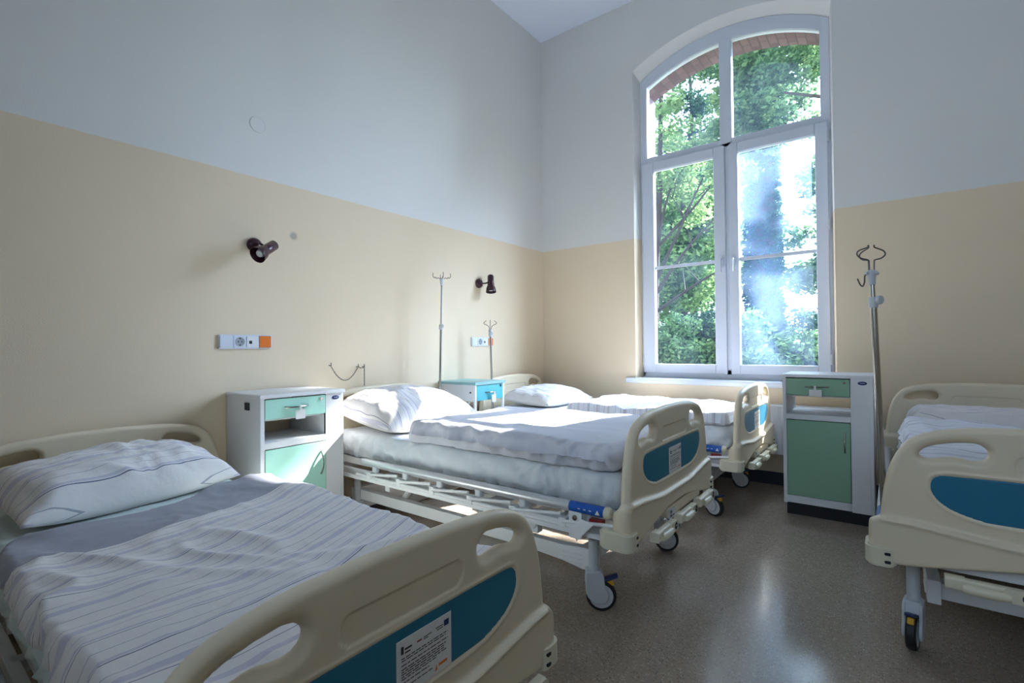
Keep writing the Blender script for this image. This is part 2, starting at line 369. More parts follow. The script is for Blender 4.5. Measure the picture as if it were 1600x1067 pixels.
# value noise
def vnoise(x, y, seed=0):
    rs = np.random.RandomState(seed); T = rs.rand(64, 64); xi = np.floor(x).astype(int); yi = np.floor(y).astype(int); fx = x-xi; fy = y-yi
    fx = fx*fx*fx*(fx*(fx*6-15)+10); fy = fy*fy*fy*(fy*(fy*6-15)+10); g = lambda a, b: T[a % 64, b % 64]
    return (g(xi, yi)*(1-fx)+g(xi+1, yi)*fx)*(1-fy)+(g(xi, yi+1)*(1-fx)+g(xi+1, yi+1)*fx)*fy
def wrinkle(sx, sy, amp, seed, ang=0.0, ridge=True):
    c, s_ = math.cos(ang), math.sin(ang)
    def f(a, b):
        x = (a*c+b*s_)*sx; y = (-a*s_+b*c)*sy
        w = vnoise(x*.5+3, y*.5, seed+9)*1.6
        n = vnoise(x+w, y+w, seed)
        if ridge: n = 1-np.sqrt((2*n-1)**2+.03); n = n*np.abs(n)
        return amp*n + amp*.35*vnoise(x*2.3+w, y*2.3, seed+1)
    return f
def fsum(*fs): return lambda a, b: sum(f(a, b) for f in fs)
zero = lambda a, b: np.zeros_like(np.asarray(a, float))

# ------------------------------------------------------------------ room
XR, YF, H = 5.5, -6.1, 4.41
XC = 1.845
def arc(x, hw, zs, za, xc=XC):
    r_ = za-zs; R = (hw*hw+r_*r_)/(2*r_); return (za-R)+math.sqrt(max(R*R-(x-xc)**2, 0))
def linsp(a, b, n): return [a+(b-a)*i/(n-1) for i in range(n)]
m = MB().box(-.2, XR, YF, .45, -.12, 0); struct(m.build('floor', MT['floor']))
m = MB().box(-.2, XR+.2, YF-.2, .45, H, H+.15); struct(m.build('ceiling', MT['ceil']))
m = MB().box(-.2, 0, YF-.2, .45, 0, H); struct(m.build('wall_left', MT['wall']))
m = MB().box(XR, XR+.2, YF-.2, .45, 0, H); struct(m.build('wall_right', MT['wall']))
m = MB().box(0, 1.6, YF-.2, YF, 0, H); m.box(4.9, XR, YF-.2, YF, 0, H); m.box(1.6, 4.9, YF-.2, YF, 0, 1.6); m.box(1.6, 4.9, YF-.2, YF, 3.3, H)
struct(m.build('wall_front', MT['wall']))
# unseen window added behind the viewer to give the ward fill light
m = MB()
for x in (1.6, 2.66, 3.745, 4.83): m.box(x, x+.07, YF-.14, YF-.06, 1.6, 3.3)
for z in (1.6, 2.6, 3.23): m.box(1.6, 4.9, YF-.14, YF-.06, z, z+.07)
o = struct(m.build('fill_window', MT['pvc']))
MB().add([(1.65, YF-.1, 1.62), (4.85, YF-.1, 1.62), (4.85, YF-.1, 3.25), (1.65, YF-.1, 3.25)], [(0, 1, 2, 3)]).build('pane', MT['glass'], o)
# back wall with its arched opening
def back_wall():
    m = MB(); N = 25
    wins = [(0.0, XC)]
    def skin(y, hw, zb, zs, za):
        prev = 0
        for off, xc in wins:
            l, r = xc-hw, xc+hw
            m.box(prev, l, y-.001, y+.001, 0, H) if False else m.add([(prev, y, 0), (l, y, 0), (l, y, H), (prev, y, H)], [(0, 1, 2, 3)])
            m.add([(l, y, 0), (r, y, 0), (r, y, zb), (l, y, zb)], [(0, 1, 2, 3)])
            xs = linsp(l, r, N)
            for a, b in zip(xs, xs[1:]):
                m.add([(a, y, arc(a, hw, zs, za, xc)), (b, y, arc(b, hw, zs, za, xc)), (b, y, H), (a, y, H)], [(0, 1, 2, 3)])
            prev = r
        m.add([(prev, y, 0), (XR, y, 0), (XR, y, H), (prev, y, H)], [(0, 1, 2, 3)])
    skin(0, .80, .80, 3.735, 3.945); skin(.45, .76, .86, 3.61, 3.80)
    return m
def loop_pts(hw, zb, zs, za, xc, N=25, bottom=True):
    p = [(xc-hw, zb), ] + [(x, arc(x, hw, zs, za, xc)) for x in linsp(xc-hw, xc+hw, N)] + [(xc+hw, zb)]
    return p
bw = back_wall()
for xc in (XC,):
    A = loop_pts(.80, .80, 3.735, 3.945, xc); B = loop_pts(.775, .80, 3.67, 3.90, xc)
    n = len(A)
    bw.add([(x, 0, z) for x, z in A]+[(x, .13, z) for x, z in B], [(i, i+1, n+i+1, n+i) for i in range(n-1)] + [(0, n, 2*n-1, n-1)])
bw.build('wall_back', MT['wall'], angle=25)['kind'] = 'structure'
# brick reveal outside the window frame
def brick_reveal(xc):
    m = MB(); A = loop_pts(.76, .86, 3.61, 3.80, xc); n = len(A)
    y0, y1 = .185, .46
    m.add([(x, y0, z) for x, z in A]+[(x, y1, z) for x, z in A], [(i, i+1, n+i+1, n+i) for i in range(n-1)])
    B = loop_pts(.90, .70, 3.75, 3.95, xc)
    m.add([(x, y1, z) for x, z in A]+[(x, y1, z) for x, z in B], [(i, i+1, n+i+1, n+i) for i in range(n-1)])
    m.add([(x, y0, z) for x, z in A]+[(x, y0-.03, z) for x, z in B], [(i, i+1, n+i+1, n+i) for i in range(n-1)])
    o = m.build('trim_1', MT['brick'])
    me = o.data; l = me.uv_layers.new(name='UVMap')
    for lp, d in zip(me.loops, l.data):
        c = me.vertices[lp.vertex_index].co
        s_ = c.z if abs(abs(c.x-xc)-.76) < .002 and c.z < 3.6 else 3.6+(c.x-xc+.76)*1.05
        d.uv = (c.y*1.0+.02, s_)
    o['kind'] = 'structure'; return o
brick_reveal(XC)
m = MB().box(XC-.80, XC+.80, .14, .50, .74, .84); struct(m.build('trim_3', MT['wall']))
# window frames
def window(name, xc):
    N = 25; y0, y1 = .12, .19
    fr = MB(); hwO, hwI = .775, .71
    O = loop_pts(hwO, .82, 3.67, 3.90, xc, N); I = loop_pts(hwI, .90, 3.60, 3.785, xc, N); n = len(O)
    for pts_y, fl in ((y0, 0), (y1, 1)):
        fr.add([(x, pts_y, z) for x, z in O]+[(x, pts_y, z) for x, z in I], [(i, i+1, n+i+1, n+i) for i in range(n-1)])
    fr.add([(x, y0, z) for x, z in I]+[(x, y1, z) for x, z in I], [(i, i+1, n+i+1, n+i) for i in range(n-1)])
    fr.add([(x, y0, z) for x, z in O]+[(x, y1, z) for x, z in O], [(i, i+1, n+i+1, n+i) for i in range(n-1)])
    fr.box(xc-.03, xc+.045, y0, y1, .86, 2.90)
    fr.box(xc-hwO, xc+hwO, y0, y1, .82, .905)                 # bottom rail
    fr.box(xc-hwI, xc+hwI, y0, y1, 2.85, 2.92)                # transom
    fr.box(xc-.045, xc+.055, y0-.004, y1, 2.88, arc(xc, hwI, 3.60, 3.785, xc)+.02)   # upper mullion
    root = fr.build(name, MT['pvc'], bevel=.004); root['kind'] = 'structure'
    d = xc-XC
    # thin beads round the upper lights
    for i, (a, b) in enumerate(((1.145, 1.80), (1.90, 2.57))):
        g = MB(); xs = linsp(a+d, b+d, 14); yy = .15
        g.add([(x, yy, 2.92) for x in xs]+[(x, yy, arc(x, hwI, 3.60, 3.785, xc)) for x in xs], [(k, k+1, 14+k+1, 14+k) for k in range(13)])
        g.build('upper_pane', MT['glass'], root)
    for i, (a, b, ga, gb) in enumerate(((1.085, 1.84, 1.20, 1.745), (1.872, 2.60, 1.945, 2.515))):
        s_ = MB(); Z0, Z1, gz0, gz1 = .868, 2.86, .95, 2.775; ya, yb = .098, .125
        for (p, q, r_, t) in ((a, ga, Z0, Z1), (gb, b, Z0, Z1), (ga, gb, Z0, gz0), (ga, gb, gz1, Z1)):
            s_.box(p+d, q+d, ya, yb, r_, t)
        for (p, q, r_, t) in ((ga-.012, ga, gz0-.012, gz1+.012), (gb, gb+.012, gz0-.012, gz1+.012), (ga, gb, gz0-.012, gz0), (ga, gb, gz1, gz1+.012)):
            s_.box(p+d, q+d, ya+.006, yb+.03, r_, t)
        so = s_.build('sash', MT['pvc'], root, bevel=.005)
        g = MB(); g.add([(ga+d, .135, gz0), (gb+d, .135, gz0), (gb+d, .135, gz1), (ga+d, .135, gz1)], [(0, 1, 2, 3)])
        g.build('pane', MT['glare_haze' if i else 'glass'], so)
        g = MB().box(ga+d, gb+d, .128, .142, 1.845, 1.873); g.build('glazing_bar', MT['pvc'], so)
        hx = (1.808 if i == 0 else 1.902)+d
        h = MB(); h.rbox(hx-.014, hx+.014, .086, .098, 1.80, 1.88, .012, ax=1); h.tube([(hx, .09, 1.865), (hx, .06, 1.865), (hx, .055, 1.85), (hx, .055, 1.75)], .008, 8)
        h.build('handle', MT['pvc'], so)
        hx = (1.083 if i == 0 else 2.605)+d
        h = MB()
        for z in (1.0, 2.05, 2.74): h.tube([(hx, .10, z-.04), (hx, .10, z+.04)], .008, 8)
        h.build('hinge', MT['grey'], so)
    return root
window('window_1', XC)
m = MB().rbox(XC-.875, XC+.86, -.06, .125, .775, .822, .008, ax=0); m.build('trim_2', MT['pvc'])['kind'] = 'structure'
struct(MB().box(0, XR, -.012, 0, 0, .10).build('baseboard_back', MT['base']))
struct(MB().box(0, .012, YF, -.012, 0, .10).build('baseboard_left', MT['base']))
struct(MB().box(0, XR, YF, YF+.012, 0, .10).build('baseboard_front', MT['base']))
struct(MB().box(XR-.012, XR, YF+.012, -.012, 0, .10).build('baseboard_right', MT['base']))

# ------------------------------------------------------------------ beds
half = [(.07, .8515), (.14, .849), (.25, .842), (.32, .832), (.38, .815), (.422, .790), (.452, .752), (.470, .715), (.486, .666), (.498, .60), (.505, .54), (.508, .512)]
low = [(.536, .497), (.541, .48), (.542, .43), (.540, .37), (.522, .352), (.46, .348), (.384, .357), (.148, .398), (.07, .403)]
side_ = catmull([(0.0, .852)]+half, 5, False)+catmull(low, 4, False)
outline = side_ + [(-x, z) for x, z in side_[::-1] if x > 0]
hole_r = catmull([(.397, .745), (.378, .765), (.340, .780), (.285, .790), (.247, .789), (.226, .770), (.230, .745), (.258, .734), (.31, .741), (.355, .733), (.386, .731)], 5)
hole_l = [(-x, z) for x, z in hole_r]
blue_h = [(.28, .682), (.335, .680), (.362, .668), (.371, .64), (.366, .615), (.350, .592), (.315, .566), (.253, .546), (.196, .540)]
blue_p = catmull([(0, .684), (.15, .683)]+blue_h+[(0, .538)]+[(-x, z) for x, z in blue_h[::-1]]+[(-.15, .683)], 5)
s_out, s_h1, s_h2, s_bl = sdpoly(outline), sdpoly(hole_r), sdpoly(hole_l), sdpoly(blue_p)
s_st = sdrect(-.165, .165, .703, .765, .03)
sd_board = lambda x, y: np.minimum(s_out(x, y), -np.maximum(s_h1(x, y), s_h2(x, y)))
def sstep(a, b, x): t = np.clip((x-a)/(b-a), 0, 1); return t*t*(3-2*t)
def rel_front(u, z):
    zr = .476+.032*sstep(.12, .50, np.abs(u)); r_ = .014*(1-sstep(zr-.006, zr+.012, z)) + .008*np.exp(-((z-zr)/.010)**2)
    d = s_bl(u, z); r_ = r_ - .003*sstep(-.002, .004, d) + .0025*np.exp(-((d+.007)/.005)**2)
    e_ = s_st(u, z); r_ = r_ - .004*sstep(-.004, .004, e_)
    hh = np.maximum(s_h1(u, z), s_h2(u, z)); r_ = r_ - .005*np.exp(-(np.minimum(hh+.0, 0)/.016)**2)
    return r_
def rel_back(u, z):
    return .018*(1-sstep(.47, .50, z)) - .003*sstep(-.004, .004, s_st(u, z))
plc_x = lambda a, b, c: np.stack([c, a, b], 1)
fb_proto = plate('footboard', sd_board, (-.56, .56, .335, .865), .0055, .020, .021, rel_front, rel_back, plc_x, MT['cream'], None)
bl_proto = plate('blue_panel', s_bl, (-.39, .39, .52, .70), .006, .004, .002, zero, zero, plc_x, MT['blue'], fb_proto)
FB, BL = fb_proto.data, bl_proto.data
bpy.data.objects.remove(bl_proto); bpy.data.objects.remove(fb_proto)
def linkob(name, data, parent=None, loc=(0, 0, 0), rot=(0, 0, 0)):
    o = bpy.data.objects.new(name, data); COL.objects.link(o); o.location = loc; o.rotation_euler = rot
    if parent: o.parent = parent
    return o
# information label stuck on the footboards
def label_mesh():
    m = MB(); x = 0.0
    def q(y0, y1, z0, z1, k, dx): m.use(k).add([(dx, y0, z0), (dx, y1, z0), (dx, y1, z1), (dx, y0, z1)], [(0, 1, 2, 3)])
    m.use(0).box(0, .0012, -.078, .078, -.060, .058)
    q(-.067, -.060, .028, .044, 1, .0016); q(-.057, -.038, .034, .038, 1, .0016); q(-.057, -.042, .027, .030, 1, .0016)
    q(-.024, -.010, .034, .0375, 2, .0016); q(-.024, -.010, .0375, .041, 3, .0016); q(-.006, .018, .036, .038, 1, .0016); q(-.006, .008, .032, .034, 1, .0016)
    q(.030, .052, .038, .040, 1, .0016); q(.034, .052, .033, .035, 1, .0016); q(.055, .070, .033, .046, 4, .0016)
    rr = random.Random(3)
    for i, z in enumerate([.018, .013, .004, -.004, -.009, -.014, -.019, -.024, -.032, -.042]):
        w = [.066, .06, .066, .06, .058, .055, .062, .03, .01, .02][i]
        y = -.066
        while y < w:
            l = rr.uniform(.006, .018); q(y, min(y+l, w), z, z+.0022, 1, .0016); y += l+.0025
    q(.038, .064, -.046, -.040, 5, .0016); m.use(5).add([(.0016, .026, -.052), (.0016, .034, -.052), (.0016, .032, -.038)], [(0, 1, 2)])
    return m
_l = label_mesh().build('information_label', [MT['paper'], MT['ink'], MT['red'], MT['paper'], MT['badge'], MT['orange']]); LBL = _l.data; bpy.data.objects.remove(_l)

def crank_mb(dz=0):
    m = MB()
    m.rbox(-.02, .02, -.105, -.055, -.022, .018, .008, ax=1)
    m.use(0).rbox(-.012, .016, -.06, .11, .000, .016, .006, ax=1)
    m.tube([(.016, -.06, -.010), (.020, -.045, -.010), (.021, .02, -.010), (.018, .048, -.010)], [.014, .0165, .015, .012], 14)
    m.rbox(.008, .022, .03, .115, -.024, .018, .018, 5, ax=0)
    m.use(1).lathe([(.016, 0), (.014, .0012), (0, .0014)], (.022, .088, -.004), (1, 0, 0), 18)
    m.use(2); m.box(.0234, .0238, .080, .096, -.003, 0); 
    return m
_c = crank_mb().build('crank_handle', [MT['bumper'], MT['black'], MT['grey']]); CRK = _c.data; bpy.data.objects.remove(_c)
def caster(bed, x, y, ang, head=False, top=.30):
    """fork and wheel trailing in direction ang (local)"""
    root = MB(); ca, sa = math.cos(ang), math.sin(ang); T = lambda a, b, z: (x+a*ca-b*sa, y+a*sa+b*ca, z)
    # fork: two side shells joined by a crown
    prof = [(.022, .168), (-.030, .168), (-.036, .15), (-.036, .10), (-.030, .07), (-.010, .046), (.02, .036), (.045, .040), (.058, .056), (.060, .08), (.050, .102), (.044, .125), (.04, .155)]
    pr = catmull(prof, 3)
    for s_ in (-1, 1):
        a = MB(); N = len(pr); b0, b1 = .019*s_, .030*s_
        root.add([T(p[0], b0, p[1]) for p in pr]+[T(p[0]*.98, b1, p[1]) for p in pr], [tuple(range(N)), tuple(range(N, 2*N))]+[(i, (i+1) % N, N+(i+1) % N, N+i) for i in range(N)])
    root.add([T(a, b, z) for a, b, z in ((-.036, -.026, .13), (.042, -.026, .13), (.042, .026, .13), (-.036, .026, .13), (-.034, -.024, .172), (.03, -.024, .172), (.03, .024, .172), (-.034, .024, .172))],
             [(0, 1, 2, 3), (4, 5, 6, 7), (0, 1, 5, 4), (1, 2, 6, 5), (2, 3, 7, 6), (3, 0, 4, 7)])
    root.tube([T(0, 0, .165), T(0, 0, top)], .021, 16)
    fo = root.build('caster', MT['grey'], bed, bevel=.004)
    c = T(.03, 0, .0635); axd = (-sa, ca, 0)
    w = MB(); w.lathe([(.05, -.016), (.059, -.016), (.0635, -.010), (.0635, .010), (.059, .016), (.05, .016)], c, axd, 28); w.build('tyre', MT['rubber'], fo)
    w = MB(); w.lathe([(0, -.0155), (.03, -.017), (.05, -.0155), (.05, .0155), (.03, .017), (0, .0155)], c, axd, 24); w.build('wheel_hub', MT['grey'], fo)
    p = MB(); q = [T(.03, -.018, .118), T(.03, .018, .118), T(.10, .016, .142), T(.10, -.016, .142), T(.03, -.018, .130), T(.03, .018, .130), T(.10, .016, .154), T(.10, -.016, .154)]
    p.add(q, [(0, 1, 2, 3), (4, 5, 6, 7), (0, 1, 5, 4), (1, 2, 6, 5), (2, 3, 7, 6), (3, 0, 4, 7)]); p.build('brake_pedal', MT['pedal'], fo, bevel=.004)
    p = MB(); q = [T(.045, -.010, .100), T(.045, .010, .100), T(.085, .010, .108), T(.085, -.010, .108), T(.045, -.010, .118), T(.045, .010, .118), T(.078, .010, .132), T(.078, -.010, .132)]
    p.add(q, [(0, 1, 2, 3), (4, 5, 6, 7), (0, 1, 5, 4), (1, 2, 6, 5), (2, 3, 7, 6), (3, 0, 4, 7)]); p.build('release_pedal', MT['yellow'], fo, bevel=.003)

LB = 2.10
def bed(label, loc, rz, dzh=0.0, dzf=0.0, casters=None, label_on=True, lab=0.0):
    b = empty('hospital_bed', loc, rz); tag(b, label, 'hospital bed', 'hospital beds of the ward')
    D = lambda x: dzh+(dzf-dzh)*x/LB
    def low(mb):   # lower the movable top frame
        mb.v = [(x, y, z+D(x)) for x, y, z in mb.v]; return mb
    fb = linkob('footboard', FB, b, (LB, 0, dzf)); linkob('blue_panel', BL, fb, (.0185, 0, 0))
    if label_on: linkob('information_label', LBL, fb, (.0205, lab, .602))
    hb = linkob('headboard', FB, b, (0, 0, dzh+.012), (0, 0, PI))
    # chassis on the floor
    m = MB()
    for s_ in (-1, 1):
        y = .355*s_
        m.prism([(.16, .235), (1.58, .235), (1.74, .235), (1.84, .245), (1.905, .245), (1.905, .16), (1.84, .150), (1.74, .165), (1.58, .175), (.16, .175)], 1, y-.02, y+.02)
        m.box(.20, .255, y-.025, y+.025, .05, .175)
        for k in range(3): m.tube([(1.72, y+.021*s_, .175+.02*k), (1.84, y+.021*s_, .17+.02*k)], .004, 6)
    m.box(.16, .22, -.37, .37, .10, .235); m.box(1.80, 1.86, -.37, .37, .165, .225); m.box(.55, .60, -.34, .34, .18, .225); m.box(1.35, 1.40, -.34, .34, .18, .225)
    ch = m.build('chassis', MT['white'], b, bevel=.005)
    # lifting arms between chassis and top frame
    m = MB()
    for x in (.57, 1.37):
        for s_ in (-1, 1):
            y = .29*s_; m.tube([(x, y, .21), (x+.13, y, .36+D(x))], .018, 8)
            m.lathe([(0, -.03), (.032, -.03), (.032, .03), (0, .03)], (x+.13, y, .36+D(x)), (0, 1, 0), 16)
        m.tube([(x, -.30, .21), (x, .30, .21)], .016, 8)
    m.tube([(.9, .05, .20), (2.0, .05, .35+D(2))], .016, 8)
    m.build('lifting_arm', MT['white'], b)
    # top frame
    m = MB()
    for s_ in (-1, 1):
        y = .435*s_
        m.box(.05, 2.06, y-.015, y+.015, .345, .385); m.box(1.84, 1.93, y-.028, y+.028, .355, .44)
        m.box(.6, .64, y-.02, y+.02, .30, .385); m.box(1.60, 1.66, y-.02, y+.02, .29, .385)
        m.lathe([(0, -.025), (.028, -.025), (.028, .025), (0, .025)], (1.63, y, .335), (0, 1, 0), 14)
    for x in (.05, .55, .95, 1.35, 1.75, 2.02): m.box(x, x+.04, -.44, .44, .345, .385)
    low(m).build('top_frame', MT['white'], b, bevel=.003)
    m = MB()
    for x0, x1 in ((.04, .72), (.73, .93), (.94, 1.24), (1.25, 2.05)):
        for s_ in (-1, 1): m.box(x0, x1, .405*s_-.012, .405*s_+.012, .405, .445)
        k = x0+.03
        while k < x1-.02: m.box(k, k+.035, -.40, .40, .425, .445); k += .075
    low(m).build('mattress_support', MT['white'], b)
    # folded side rails
    for s_ in (-1, 1):
        y = .502*s_; r = MB()
        r.tube([(.46, y, .455), (.465, y, .462), (1.90, y, .464), (2.02, y, .464)], [.012, .021, .021, .021], 14)
        rail = low(r).build('side_rail', MT['alu'], b)
        r = MB(); r.tube([(1.86, y, .464), (2.02, y, .464)], .0218, 14); r.build('tmp', MT['sticker'])
        st = bpy.data.objects['tmp']; st.name = 'warning_sticker'; st.data.name = 'warning_sticker'; st.parent = rail
        st.location = (0, 0, D(1.94))
        r = MB()
        for z0 in (.462, .47, .478): 
            pass
        for k in range(3): r.box(1.905+.025*k, 1.915+.025*k, y-.0222, y+.0222, .4635, .467)
        r.add([(1.982, y+.0225*s_, .455), (2.004, y+.0225*s_, .455), (1.993, y+.0225*s_, .474)], [(0, 1, 2)])
        low(r).build('warning_symbol', MT['paper'], rail)
        r = MB(); r.lathe([(0, 0), (.024, 0), (.025, .012), (.018, .024), (0, .026)], (2.018, y, .464), (1, 0, 0), 14); low(r).build('end_cap', MT['bumper'], rail)
        r = MB(); r.tube([(.40, y, .378), (1.90, y, .378)], .010, 10); r.box(.15, 2.0, y-.006, y+.006, .352, .372); low(r).build('lower_bar', MT['white'], rail)
        for i in range(6):
            x = .58+.26*i
            r = MB(); r.rbox(x-.02, x+.02, y-.016, y+.016, .418, .448, .010, ax=2); low(r).build('rail_clamp', MT['grey'], rail)
            r = MB(); r.tube([(x-.055, y+.012*s_, .396), (x+.20, y+.012*s_, .425)], .008, 8); r.box(x-.075, x-.040, y-.012, y+.02, .370, .410); low(r).build('rail_link', MT['white'], rail, bevel=.002)
        r = MB(); r.rbox(1.86, 1.92, y-.018, y+.018, .34, .448, .008, ax=1); r.box(1.60, 1.86, y-.008, y+.008, .362, .40); low(r).build('rail_bracket', MT['white'], rail)
        r = MB(); r.lathe([(0, 0), (.011, 0), (.011, .005), (0, .006)], (1.89, y+.018*s_, .425), (0, s_, 0), 14); low(r).build('bolt', MT['steel'], rail)
        r = MB(); r.rbox(1.95, 2.01, y-.012, y+.012, .410, .432, .005, ax=1); low(r).build('release_latch', MT['red'], rail)
    # corner bumpers
    for (px, sx) in ((LB, 1), (0, -1)):
        for s_ in (-1, 1):
            m = MB(); X0, X1 = px-.095*sx, px+.044*sx; x0, x1 = min(X0, X1), max(X0, X1); y0, y1 = sorted((.462*s_, .553*s_))
            m.rbox(x0, x1, y0, y1,   .348, .405, .032, 6, ax=2)
            m.rbox(x0+.008, x1-.008, y0+.008, y1-.008, .340, .413, .026, 5, ax=2)
            bo = low(m).build('corner_bumper', MT['bumper'], b)
            m = MB()
            for k in (0, 1):
                yy = .5*s_-.012*s_
                m.rbox(px+.042*sx-.003, px+.042*sx+.003, yy-.009, yy+.009, .356+.028*k, .366+.028*k, .004, ax=0)
            low(m).build('bumper_slot', MT['dark'], bo)
    # crank handles and panel under the footboard
    for k, y in enumerate((-.235, .045, .325)):
        linkob('crank_handle', CRK, b, (LB+.052, y, .345+dzf+.002))
    m = MB().box(LB-.03, LB+.03, -.12, -.09+.42, .355+dzf, .40+dzf); m.build('crank_bracket', MT['cream'], b, bevel=.006)
    m = MB().rbox(LB+.03, LB+.034, -.115, -.045, .352+dzf, .395+dzf, .004, ax=0)
    pn = m.build('instruction_plate', MT['grey'], b)
    m = MB()
    for k in range(3): m.box(LB+.034, LB+.0345, -.105+.008*k, -.101+.008*k, .375+dzf, .388+dzf)
    m.box(LB+.034, LB+.0345, -.105, -.085, .36+dzf, .368+dzf); m.box(LB+.034, LB+.0345, -.075, -.055, .36+dzf, .366+dzf)
    m.build('instruction_mark', MT['ink'], pn)
    for x, y, a in casters or ((1.90, -.385, .4), (1.90, .385, .4), (.24, -.385, PI), (.24, .385, PI)):
        caster(b, x, y, a)
    return b

def sidew(a, b, c, seed):
    # gathered cloth on the long sides: slanting folds that fade towards the middle
    if a.size < 2: return np.zeros_like(a)
    k = np.clip((np.abs(b)-.36)/.05, 0, 1)
    return np.sign(b)*k*((vnoise(a*13+c*24, c*9+5, seed+2)-.5)+.75*(vnoise(a*38-c*34, c*12, seed+3)-.5))
def mattress(bedo, label, m_, dzh=0, dzf=0, seed=1):
    D = lambda x: dzh+(dzf-dzh)*x/LB
    o = plate('mattress', sdrect(.035, 2.055, -.435, .435, .05), (.02, 2.07, -.45, .45), .010, .045, .072,
              fsum(wrinkle(3, 7, .006, seed, .3), wrinkle(12, 4, .0025, seed+3)), zero, lambda a, b, c: np.stack([a, b+.036*sidew(a, b, c, seed), .520+c+D(a)], 1), m_, None, True, custom=False)
    o.location = bedo.location; o.rotation_euler = bedo.rotation_euler
    tag(o, label, 'mattress', 'sheeted mattresses on the beds'); return o
def duvet(bedo, label, m_, x0, x1, y0, y1, z0, th, seed, D=lambda x: 0*x, amp=.012, rot=0, edge=None, res=.010, poly=None, warp=0.0, shear=0.0):
    if poly is not None: sf = sdpoly(poly); bd = (min(p[0] for p in poly)-.02, max(p[0] for p in poly)+.02, min(p[1] for p in poly)-.02, max(p[1] for p in poly)+.02)
    else: sf = sdrect(x0, x1, y0, y1, .05); bd = (x0-.02, x1+.02, y0-.02, y1+.02)
    rel = fsum(wrinkle(3.2, 5.5, amp, seed, rot), wrinkle(9, 12, amp*.28, seed+5, rot+.9), wrinkle(2, 2, amp*1.2, seed+11, 0, False))
    ex = x0 if poly is None else min(p[0] for p in poly)
    def rel2(a, b):
        return rel(a, b)
    def place(a, b, c):
        cc = np.where(c > 0, c, c); lin = a.size > 1
        w = np.zeros_like(a)
        if lin: w = (warp or .018)*sidew(a, b, c, seed)
        return np.stack([a, b+w, z0+th/2+cc+D(a)], 1)
    o = plate('duvet', sf, bd, res, min(th*.5, .055), th/2, rel2, zero, place, m_, None, True, custom=False)
    uvl = o.data.uv_layers[0]; n = len(uvl.data); arr = np.zeros(n*2); uvl.data.foreach_get('uv', arr); arr[0::2] -= ex - shear*np.log1p(np.exp((arr[1::2]+.05)*12))/12; uvl.data.foreach_set('uv', arr)
    o.location = bedo.location; o.rotation_euler = bedo.rotation_euler
    tag(o, label, 'duvet'); return o
def pillow(bedo, label, m_, cx, cy, lx, ly, z0, T, rz=0, tilt=0.0, seed=1, p=2.6, flat=False):
    me = bpy.data.meshes.new('pillow'); n = 64
    g = np.linspace(-1, 1, n+1); s_, t = np.meshgrid(g, g, indexing='ij')
    s_ = np.sign(s_)*np.abs(s_)**.85; t = np.sign(t)*np.abs(t)**.85
    prof = np.clip((1-np.abs(s_)**p)*(1-np.abs(t)**p), 0, 1)**.55
    # corner ears: sides pull in between the corners
    X = s_*lx/2*(1-.07*(1-t*t)*np.abs(s_)**3); Y = t*ly/2*(1-.045*(1-s_*s_)*np.abs(t)**3)
    w = wrinkle(5, 8, .020, seed, .4)(X, Y)+wrinkle(12, 16, .010, seed+4, 1.2)(X, Y)
    edge = 1-np.maximum(np.abs(s_), np.abs(t))
    rad = .010*np.sin(12*np.arctan2(t, s_)+seed)*np.clip(1-edge*3, 0, 1)*np.clip(edge*12, 0, 1)
    top = T*.62*prof + w*np.clip(edge*6, 0, 1) + rad; bot = -T*.38*prof
    top = np.maximum(top, bot+.004*0)
    if flat: bot = -T*.38*np.clip(edge*8, 0, 1)**.5; top = T*.62*np.clip(edge*7, 0, 1)**.5 + w*.6*np.clip(edge*6, 0, 1)
    zt = lambda Z: Z + z0 + T*.38 + tilt*X
    V = [(x, y, z) for x, y, z in zip(X.ravel(), Y.ravel(), zt(top).ravel())]; nt_ = len(V); idb = {}
    V2 = []
    for i in range(n+1):
        for j in range(n+1):
            if i in (0, n) or j in (0, n): idb[i, j] = i*(n+1)+j
            else: idb[i, j] = nt_+len(V2); V2.append((X[i, j], Y[i, j], zt(bot)[i, j]))
    F = []; 
    for i in range(n):
        for j in range(n):
            k = i*(n+1)+j; F.append((k, k+n+1, k+n+2, k+1)); F.append((idb[i, j], idb[i, j+1], idb[i+1, j+1], idb[i+1, j]))
    me.from_pydata(V+V2, [], F); me.materials.append(m_); me.polygons.foreach_set('use_smooth', [True]*len(F))
    l = me.uv_layers.new(name='UVMap')
    co = me.vertices
    for lp, d in zip(me.loops, l.data): c = co[lp.vertex_index].co; d.uv = (c.x+.5+.12*c.y*c.y, c.y+.5+.1*c.x*c.x)
    o = bpy.data.objects.new('pillow', me); COL.objects.link(o); o.parent = None
    R = Matrix.Rotation(bedo.rotation_euler[2], 4, 'Z'); o.location = Vector(bedo.location)+R @ Vector((cx, cy, 0)); o.rotation_euler = (0, 0, bedo.rotation_euler[2]+rz)
    tag(o, label, 'pillow', 'striped pillows on the beds'); return o

